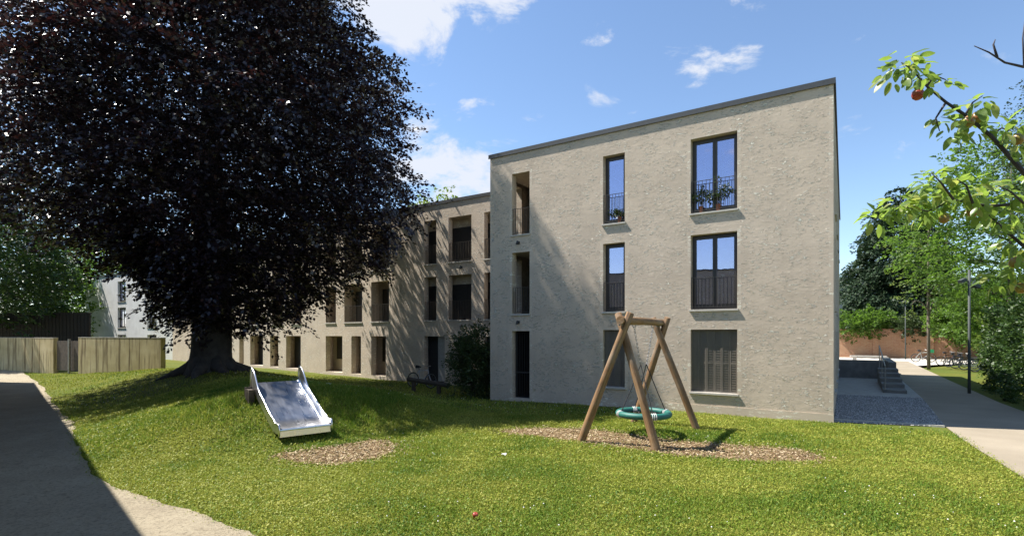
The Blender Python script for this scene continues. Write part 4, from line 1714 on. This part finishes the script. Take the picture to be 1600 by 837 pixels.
# ------------------------------------------------------------------ right background
# brick wall, parallel to the front block
m = M('brick')
v = m.co('Object', (1, 1, 1), (R(90), 0, 0))
bt = m.n('ShaderNodeTexBrick')
bt.inputs['Scale'].default_value = 1.0
bt.inputs['Brick Width'].default_value = 0.25
bt.inputs['Row Height'].default_value = 0.08
bt.inputs['Mortar Size'].default_value = 0.008
bt.inputs['Color1'].default_value = (0.34, 0.145, 0.075, 1)
bt.inputs['Color2'].default_value = (0.42, 0.22, 0.12, 1)
bt.inputs['Mortar'].default_value = (0.42, 0.36, 0.29, 1)
m.lk(v, bt.inputs['Vector'])
f = m.noise(m.co('Object'), 0.7, 4)
m.base(m.mix(m.maprange(f, 0.5, 0.7, 0, 0.45), bt.outputs[0], (0.44, 0.30, 0.19)))
m.rough(0.92, 0.15)
m.bump(bt.outputs['Fac'], -0.4, 0.01)
BRICK = m.m
bw = empty('brick_wall', (30.5, 54.1, 0), AZ)
tag(bw, 'old orange brick boundary wall at the end of the path', 'wall')
mb = MB()
mb.box(0, 24, 0, 0.4, -0.4, 2.75)
mb.build('masonry', BRICK, bw)
mb = MB()
mb.box(-0.05, 24.05, -0.05, 0.45, 2.752, 2.84)
mb.build('cap', simple('clay_cap', (0.3, 0.15, 0.09), 0.9), bw)
for k in range(6):
    mb = MB()
    mb.box(1.5 + k * 4.2, 1.95 + k * 4.2, -0.12, -0.001, -0.4, 2.7)
    mb.build('pier', BRICK, bw)
# far grey building
fg = empty('office_building', (46, 78, 0), R(-2))
tag(fg, 'plain grey flat roofed building far behind the brick wall', 'building')
mb = MB()
mb.box(0, 30, 0, 12, -0.5, 10.4)
GREYW = simple('grey_render', (0.30, 0.31, 0.33), 0.9)
mb.build('wall', GREYW, fg)
mb = MB()
mb.box(-0.1, 30.1, -0.1, 12.1, 10.402, 10.7)
mb.build('roof', COPE, fg)
for k in range(7):
    for z0_ in (1.0, 4.2, 7.4):
        mb = MB()
        mb.box(6 + k * 3.3, 7.6 + k * 3.3, -0.03, -0.001, z0_, z0_ + 1.7)
        mb.build('window', FRAME, fg)

# stepped concrete blocks with handrail between court and path
DCONC = simple('dark_concrete', (0.17, 0.165, 0.15), 0.9, var=0.25, scale=3, bump=0.3)
stp = empty('stair_wall', (0, 0, 0))
tag(stp, 'stepped grey concrete stair wall with handrail between court and path', 'stair')
pd = (RPL[-1] - RPL[12])
pd = pd / np.linalg.norm(pd)
side = np.array((-pd[1], pd[0]))
ang = math.atan2(pd[1], pd[0])
base = np.array((15.15, 20.0))
for k in range(5):
    q = base + pd * (k * 1.15)
    mb = MB()
    mb.box(0.02, 1.13, 0.0, 0.75, -0.1, 0.14 + 0.14 * k)
    o = mb.build('step', DCONC, stp, (q[0], q[1], 0), (0, 0, ang))
q = base + pd * 6.0
mb = MB()
mb.box(0, 7.0, 0.0, 0.3, -0.1, 0.95)
mb.build('parapet', DCONC, stp, (q[0], q[1], 0), (0, 0, ang))
q2 = base + pd * 7.8 + side * 0.32
mb = MB()
mb.box(0, 0.3, 0.0, 3.8, -0.1, 0.95)
mb.build('parapet', DCONC, stp, (q2[0], q2[1], 0), (0, 0, ang))
mb = MB()
h_ = [base + pd * t + side * 0.68 for t in (0.1, 2.9, 5.7)]
pts = [(h_[0][0], h_[0][1], 1.05), (h_[1][0], h_[1][1], 1.42), (h_[2][0], h_[2][1], 1.75)]
mb.tube(pts, 0.022, 8)
for t, (px_, py_, pz_) in enumerate(pts):
    mb.tube([(px_, py_, 0.1), (px_, py_, pz_)], 0.018, 8)
mb.build('handrail', IRON, stp)
# bench on the plaza
bn = empty('bench', (29.2, 45.0, 0.012), AZ + 0.1)
tag(bn, 'pale low bench block on the sunlit plaza', 'bench')
mb = MB()
mb.box(0, 2.6, 0, 0.5, 0.34, 0.46)
mb.build('seat', SILLM, bn)
for xx in (0.2, 2.15):
    mb = MB()
    mb.box(xx, xx + 0.25, 0.06, 0.44, 0, 0.338)
    mb.build('leg', SILLM, bn)

# lamp posts
POST = simple('lamp_post_paint', (0.05, 0.06, 0.055), 0.7, 0.0)


def lamp(label, x, y, h, heads):
    rt = empty('street_lamp', (x, y, 0))
    tag(rt, label, 'street lamp', 'slim street lamps by the right path')
    mb = MB()
    mb.tube([(0, 0, -0.2), (0, 0, 0.9), (0, 0, h)], [0.055, 0.048, 0.04], 12)
    mb.build('post', POST, rt, smooth=True)
    for (hx, hz) in heads:
        mb = MB()
        Mx = Matrix.Translation((hx, 0, h + hz)) @ Matrix.Rotation(R(25 if hx > 0 else -25), 4, 'Y')
        mb.box(-0.11, 0.11, -0.09, 0.09, -0.06, 0.06, 0, Mx)
        mb.tube([(0, 0, h + hz), (hx, 0, h + hz)], 0.02, 6)
        mb.build('lamp_head', POST, rt)


lamp('dark lamp post with two heads beside the hedge', 17.75, 20.25, 4.8, ((-0.27, -0.42), (0.27, -0.62)))
lamp('thin far lamp post standing before the brick wall', 36.2, 48.0, 5.4, ((-0.2, -0.1),))


# bicycles
def bike(label, x, y, rz, col, tilt=0.0, group='bicycles parked by the far path'):
    rt = empty('bicycle', (x, y, gz(x, y) + 0.01), rz)
    rt.rotation_euler = (tilt, 0, rz)
    tag(rt, label, 'bicycle', group)
    rub = simple('tyre_rubber', (0.02, 0.02, 0.02), 0.8)
    fm = simple('bike_paint', col, 0.35)
    RX = Matrix.Rotation(R(90), 4, 'X')
    for wx in (-0.52, 0.52):
        mb = MB()
        mb.ring((0, 0, 0), 0.325, 0.022, 24, 6, RX)
        wo_ = mb.build('wheel', rub, rt, (wx, 0, 0.347))
        mb = MB()
        mb.ring((0, 0, 0), 0.295, 0.012, 24, 5, RX)
        for k in range(10):
            a_ = k * math.pi / 5
            mb.tube([(0, 0, 0), (math.cos(a_) * .29, 0, math.sin(a_) * .29)], 0.003, 4)
        mb.tube([(0, -0.05, 0), (0, 0.05, 0)], 0.022, 8)
        mb.build('rim', IRON, wo_)
    mb = MB()
    bbk, seat_, head, headl = (-0.08, 0, 0.28), (-0.2, 0, 0.78), (0.33, 0, 0.80), (0.37, 0, 0.62)
    for a_, b_ in ((bbk, seat_), (seat_, head), (bbk, headl), (head, headl), (bbk, (-0.52, 0, 0.347)), (seat_, (-0.52, 0, 0.347)), (headl, (0.52, 0, 0.347))):
        mb.tube([a_, b_], 0.02, 7)
    mb.build('frame', fm, rt)
    mb = MB()
    mb.tube([head, (0.30, 0, 0.98)], 0.014, 6)
    mb.tube([(0.18, -0.28, 1.02), (0.30, -0.16, 0.99), (0.30, 0.16, 0.99), (0.18, 0.28, 1.02)], 0.014, 6)
    mb.build('handlebar', IRON, rt)
    mb = MB()
    mb.tube([seat_, (-0.23, 0, 0.92)], 0.014, 6)
    mb.tube([(-0.38, 0, 0.95), (-0.25, 0, 0.95), (-0.10, 0, 0.94)], [0.075, 0.06, 0.02], 8)
    mb.build('saddle', rub, rt)
    mb = MB()
    mb.tube([(-0.08, -0.09, 0.28), (-0.08, 0.09, 0.28)], 0.05, 8)
    mb.tube([(-0.08, 0.09, 0.28), (0.05, 0.10, 0.17)], 0.012, 5)
    mb.tube([(-0.08, -0.09, 0.28), (-0.21, -0.10, 0.39)], 0.012, 5)
    mb.build('crank', IRON, rt)
    return rt


bk = bike('pale bicycle with green front basket nearest the brick wall', 33.9, 43.0, R(-20), (0.55, 0.58, 0.56))
mb = MB()
mb.box(0.32, 0.66, -0.2, 0.2, 0.78, 1.05)
mb.build('basket', simple('green_basket', (0.03, 0.30, 0.12), 0.6), bk)
rowb = [(32.0, 38.2, (0.03, 0.03, 0.035), 'black bicycle in the row, farthest back beside the path'), (31.0, 36.4, (0.05, 0.06, 0.12), 'dark blue bicycle, second in the parked row'),
        (30.2, 34.8, (0.03, 0.03, 0.03), 'black bicycle in the middle of the parked row'), (29.4, 33.2, (0.25, 0.26, 0.27), 'grey bicycle in the parked row nearer the hedge'),
        (28.6, 31.6, (0.45, 0.45, 0.47), 'light grey bicycle at the hedge end of the row')]
for i, (bx_, by_, c_, lb) in enumerate(rowb):
    bike(lb, bx_, by_, R(-12 + 7 * math.sin(i * 2.0)), c_, R(4 * math.sin(i * 1.7)))
bike('small bicycle leaning beside the doors of the recessed wing', -4.1, 23.6, R(-30), (0.4, 0.4, 0.42), R(-6), 'bicycle by the wing')

# ------------------------------------------------------------------ things in the lawn
ap = MB()
ap.lathe([(0.004, 0.062), (0.02, 0.07), (0.034, 0.058), (0.037, 0.04), (0.03, 0.015), (0.012, 0.004), (0.003, 0.008)], seg=14)
APPLE = simple('apple_skin', (0.33, 0.055, 0.035), 0.35, var=0.4, scale=12)
ax_, ay_ = (742 - 800) / 815 * 6.52, 6.52
fo = ap.build('fallen_apple', APPLE, None, (ax_, ay_, gz(ax_, ay_) + 0.02), (0.4, 0.2, 0), smooth=True)
tag(fo, 'small red fallen apple in the foreground lawn', 'apple')
pp = MB()
nn = 5
for i in range(nn):
    for k in range(nn):
        pp.v.append((i * 0.022, k * 0.016, 0.02 * math.sin(i * 1.7 + k * 2.3) + 0.04))
for i in range(nn - 1):
    for k in range(nn - 1):
        pp.face((i * nn + k, (i + 1) * nn + k, (i + 1) * nn + k + 1, i * nn + k + 1))
fx_, fy_ = (784 - 800) / 815 * 9.7, 9.7
fo = pp.build('paper_scrap', simple('paper_white', (0.75, 0.75, 0.75), 0.8), None, (fx_, fy_, gz(fx_, fy_)))
sm = fo.modifiers.new('thickness', 'SOLIDIFY')
sm.thickness = 0.002
tag(fo, 'crumpled white paper scrap on the lawn', 'paper')

# ------------------------------------------------------------------ potted plants on the upper sill
TERRA = simple('terracotta', (0.30, 0.10, 0.05), 0.8)


def pot_plant(label, u, z, h, seed, mat=SHRUB, r=0.066, y=0.128):
    p = A0 + TA * u + NA * y
    rt = empty('potted_plant', (p[0], p[1], z), AZ)
    tag(rt, label, 'plant', 'plants on the upper window sills')
    mb = MB()
    mb.lathe([(0.001, 0.0), (r * 0.72, 0.0), (r * 0.95, 0.17), (r, 0.17), (r, 0.2), (r * 0.88, 0.2), (r * 0.85, 0.165), (0.001, 0.165)], seg=14)
    mb.build('pot', TERRA, rt, smooth=False)
    rng = np.random.default_rng(seed)
    n_ = 34
    C = rng.normal(0, 1, (n_, 3)) * np.array([0.16, 0.03, h * 0.2]) + np.array([0, 0, 0.2 + h * 0.5])
    O = rng.normal(0, 1, (n_, 3)) * np.array([1, 0.35, 0.6]) + np.array([0, 0, 0.4])
    soup('foliage', sprays(C, O, 9, 0.16, 0.07, 0.2, 0.4, 0.6, rng), 4, mat, rt)
    mb = MB()
    for k in range(4):
        mb.tube([(0.01 * k, 0, 0.16), (0.05 * (k - 1.5), 0, 0.2 + h * 0.5)], 0.006, 5)
    mb.build('stems', BARK, rt)


pot_plant('potted plant in terracotta pot, left one behind the upper right railing', 7.53, 5.89, 0.55, 3)
pot_plant('taller potted plant, right one behind the upper right railing', 8.02, 5.89, 0.62, 4)
pot_plant('small potted plant behind the narrow upper railing', 5.0, 5.89, 0.22, 5)

# ------------------------------------------------------------------ fruit tree at the right, branches reaching into view
ft = empty('fruit_tree', (5.9, 4.0, 0.0))
tag(ft, 'apple tree branches with fruit reaching in at the upper right', 'tree')
FO = Vector((5.9, 4.0, 0.0))
ABARK = simple('apple_bark', (0.055, 0.048, 0.055), 0.85, var=0.35, scale=14, bump=0.4)


def view(px, py, Y):
    return Vector(((px - 800) / 815 * Y, Y, 2.3 + (522 - py) / 815 * Y)) - FO


mb = MB()
mb.tube([(0, 0, -0.3), (0.02, 0.02, 0.6), (-0.05, 0, 1.5), (-0.25, 0.0, 2.3)], [0.13, 0.10, 0.085, 0.07], 12)
mb.build('trunk', ABARK, ft, smooth=True)
br = MB()
main = [(-0.25, 0, 2.25), (-0.9, -0.1, 2.75), tuple(view(1660, 325, 3.75)), tuple(view(1600, 270, 3.78)), tuple(view(1548, 212, 3.8)), tuple(view(1508, 180, 3.8)), tuple(view(1478, 160, 3.8)), tuple(view(1448, 135, 3.8)), tuple(view(1424, 108, 3.8)), tuple(view(1408, 98, 3.8))]
br.tube(main, [0.07, 0.045, 0.021, 0.016, 0.013, 0.011, 0.009, 0.007, 0.005, 0.003], 8)
lowb = [(-0.25, 0, 2.2), (-1.0, 0.1, 2.5), tuple(view(1660, 340, 4.0)), tuple(view(1600, 318, 4.05)), tuple(view(1545, 322, 4.1)), tuple(view(1490, 312, 4.1)), tuple(view(1450, 330, 4.1)), tuple(view(1400, 322, 4.1)), tuple(view(1362, 345, 4.1))]
br.tube(lowb, [0.07, 0.04, 0.02, 0.014, 0.011, 0.008, 0.006, 0.004, 0.002], 7)
low2 = [(-0.3, 0, 2.1), (-0.9, 0.2, 2.2), tuple(view(1660, 390, 4.2)), tuple(view(1600, 385, 4.25)), tuple(view(1560, 350, 4.25)), tuple(view(1545, 335, 4.2))]
br.tube(low2, [0.06, 0.04, 0.02, 0.014, 0.010, 0.005], 7)
twigs = [[(1478, 160), (1462, 185), (1468, 205)], [(1508, 180), (1520, 160), (1535, 150)], [(1548, 212), (1565, 200), (1580, 205)], [(1490, 312), (1470, 285), (1455, 270)], [(1520, 318), (1510, 290), (1495, 280)], [(1448, 135), (1460, 118), (1478, 125)], [(1600, 318), (1580, 300), (1560, 290)],
         [(1600, 105), (1570, 98), (1545, 82), (1522, 72)], [(1558, 90), (1552, 70), (1555, 62)], [(1650, 130), (1600, 105), (1598, 60), (1602, 25)], [(1660, 325), (1670, 220), (1650, 130)]]
for tw in twigs:
    br.tube([view(x_, y_, 3.85) for x_, y_ in tw], [0.009 - 0.006 * i / (len(tw) - 1) for i in range(len(tw))], 6)
br.build('branches', ABARK, ft, smooth=True)
# leaf: 6 x 2 grid folded along the midrib
LFM = leafmat('apple_leaf', [(0.0, (0.09, 0.15, 0.03)), (1.0, (0.16, 0.24, 0.06))], 0.35, 0.5, (0.32, 0.46, 0.07), 0.5)
LFM2 = leafmat('apple_leaf_pale', [(0.0, (0.22, 0.27, 0.08)), (1.0, (0.28, 0.31, 0.08))], 0.4, 0.5, (0.5, 0.55, 0.12), 0.5)
lmeshes = []
for vi in range(4):
    mb = MB()
    nn = 6
    for i in range(nn + 1):
        t = i / nn
        wv = 0.30 * math.sin(math.pi * min(1, t * 0.92 + 0.04)) ** 0.8 * (1 - 0.25 * t)
        curl = -0.25 * t * t * (0.6 + 0.3 * vi)
        for sx in (-1, 0, 1):
            mb.v.append((t, sx * wv, curl + (0.10 if sx else 0.0) * (1 - t) + 0.015 * math.sin(i * 2 + vi) * abs(sx)))
    for i in range(nn):
        for k in range(2):
            mb.face((i * 3 + k, (i + 1) * 3 + k, (i + 1) * 3 + k + 1, i * 3 + k + 1))
    lm = mb.mesh('leaf', True)
    lm.materials.append(LFM if vi < 3 else LFM2)
    lmeshes.append(lm)
rg = random.Random(9)
clusters = [(1408, 98, 3.8, 16, 26), (1430, 112, 3.8, 14, 22), (1395, 118, 3.8, 8, 18), (1450, 130, 3.8, 6, 16), (1478, 130, 3.8, 4, 12), (1472, 185, 3.8, 6, 14), (1515, 175, 3.8, 14, 28), (1490, 205, 3.8, 10, 22), (1525, 205, 3.8, 8, 20), (1535, 160, 3.8, 7, 14), (1578, 200, 3.8, 8, 18), (1590, 225, 3.8, 8, 18),
            (1460, 290, 4.1, 22, 30), (1500, 300, 4.1, 26, 34), (1440, 325, 4.1, 16, 26), (1400, 320, 4.1, 12, 22), (1370, 342, 4.1, 12, 18), (1540, 310, 4.1, 20, 34), (1570, 335, 4.2, 16, 30), (1590, 380, 4.2, 18, 26), (1590, 420, 4.2, 16, 22), (1585, 300, 4.1, 8, 26), (1560, 435, 4.2, 8, 22)]
for cx_, cy_, Y_, n_, sp in clusters:
    for _ in range(int(n_ * 0.98)):
        a_ = rg.uniform(0, 6.28)
        rr_ = sp * math.sqrt(rg.random())
        px_, py_ = cx_ + rr_ * math.cos(a_), cy_ + rr_ * math.sin(a_) * 0.8
        if cy_ > 250:
            px_ = cx_ + (px_ - cx_) * 1.1
        o = link('leaf', lmeshes[rg.choice((0, 0, 1, 1, 2, 2, 3))], None, ft)
        o.location = view(px_, py_, Y_ + rg.uniform(-0.14, 0.14))
        d_ = Vector((math.cos(a_) + rg.uniform(-.5, .5), rg.uniform(-1, 1), -math.sin(a_) * 0.6 - 0.35 + rg.uniform(-.4, .4))).normalized()
        upv = Vector((rg.uniform(-.6, .6), rg.uniform(-.8, .3), 1)).normalized()
        yv = upv.cross(d_).normalized()
        zv = d_.cross(yv)
        o.rotation_euler = Matrix((d_, yv, zv)).transposed().to_euler()
        s_ = rg.uniform(0.062, 0.105)
        o.scale = (s_, s_, s_)
xv, xf, xm = [], [], []
for cx_, cy_, Y_, n_, sp in clusters:
    for _ in range(int(n_ * (1.7 if cy_ > 250 else 0.9))):
        a_ = rg.uniform(0, 6.28)
        rr_ = sp * 1.1 * math.sqrt(rg.random())
        p_ = view(cx_ + rr_ * math.cos(a_) * 1.15, cy_ + rr_ * math.sin(a_) * 0.85, Y_ + rg.uniform(-0.2, 0.25))
        d_ = Vector((math.cos(a_) + rg.uniform(-.6, .6), rg.uniform(-1, 1), -math.sin(a_) * 0.6 - 0.3 + rg.uniform(-.4, .4))).normalized()
        upv = Vector((rg.uniform(-.7, .7), rg.uniform(-.8, .4), 1)).normalized()
        yv = upv.cross(d_).normalized()
        zv = d_.cross(yv)
        s_ = rg.uniform(0.06, 0.11)
        lm = lmeshes[rg.choice((0, 1, 2, 2, 3))]
        b0_ = len(xv)
        xv += [p_ + (d_ * v_.co.x + yv * v_.co.y + zv * v_.co.z) * s_ for v_ in lm.vertices]
        xf += [tuple(b0_ + i for i in pl.vertices) for pl in lm.polygons]
        xm += [1 if lm is lmeshes[3] else 0] * len(lm.polygons)
fmsh = bpy.data.meshes.new('foliage')
fmsh.from_pydata([tuple(v_) for v_ in xv], [], xf)
fmsh.polygons.foreach_set('material_index', xm)
fmsh.update()
fmsh.shade_smooth()
link('foliage', fmsh, [LFM, LFM2], ft)['kind'] = 'stuff'
fr_m = MB()
fr_m.lathe([(0.003, 0.030), (0.012, 0.035), (0.026, 0.026), (0.034, 0.006), (0.032, -0.014), (0.020, -0.030), (0.008, -0.034), (0.002, -0.030)], seg=16)
fmesh = fr_m.mesh('fruit', True)
fmesh.materials.append(APPLE)
m = M('apple_green_skin')
f = m.noise(m.co('Object'), 22, 3)
m.base(m.ramp(f, [(0.35, (0.30, 0.11, 0.04)), (0.65, (0.26, 0.24, 0.05))]))
m.rough(0.35)
fm2 = fr_m.mesh('fruit', True)
fm2.materials.append(m.m)
for px_, py_, Y_, me_, sc_ in ((1434, 148, 3.8, fmesh, 1.35), (1512, 191, 3.78, fm2, 1.5), (1527, 184, 3.8, fm2, 1.45), (1590, 218, 3.75, fm2, 1.35), (1475, 342, 4.05, fm2, 1.2), (1520, 330, 4.05, fm2, 1.45), (1587, 410, 4.1, fm2, 1.5), (1596, 450, 4.1, fm2, 1.4)):
    o = link('fruit', me_, None, ft)
    o.location = view(px_, py_, Y_)
    o.scale = (sc_ * 0.85,) * 3
    o.rotation_euler = (rg.uniform(-.3, .3), rg.uniform(-.3, .3), rg.uniform(0, 6))
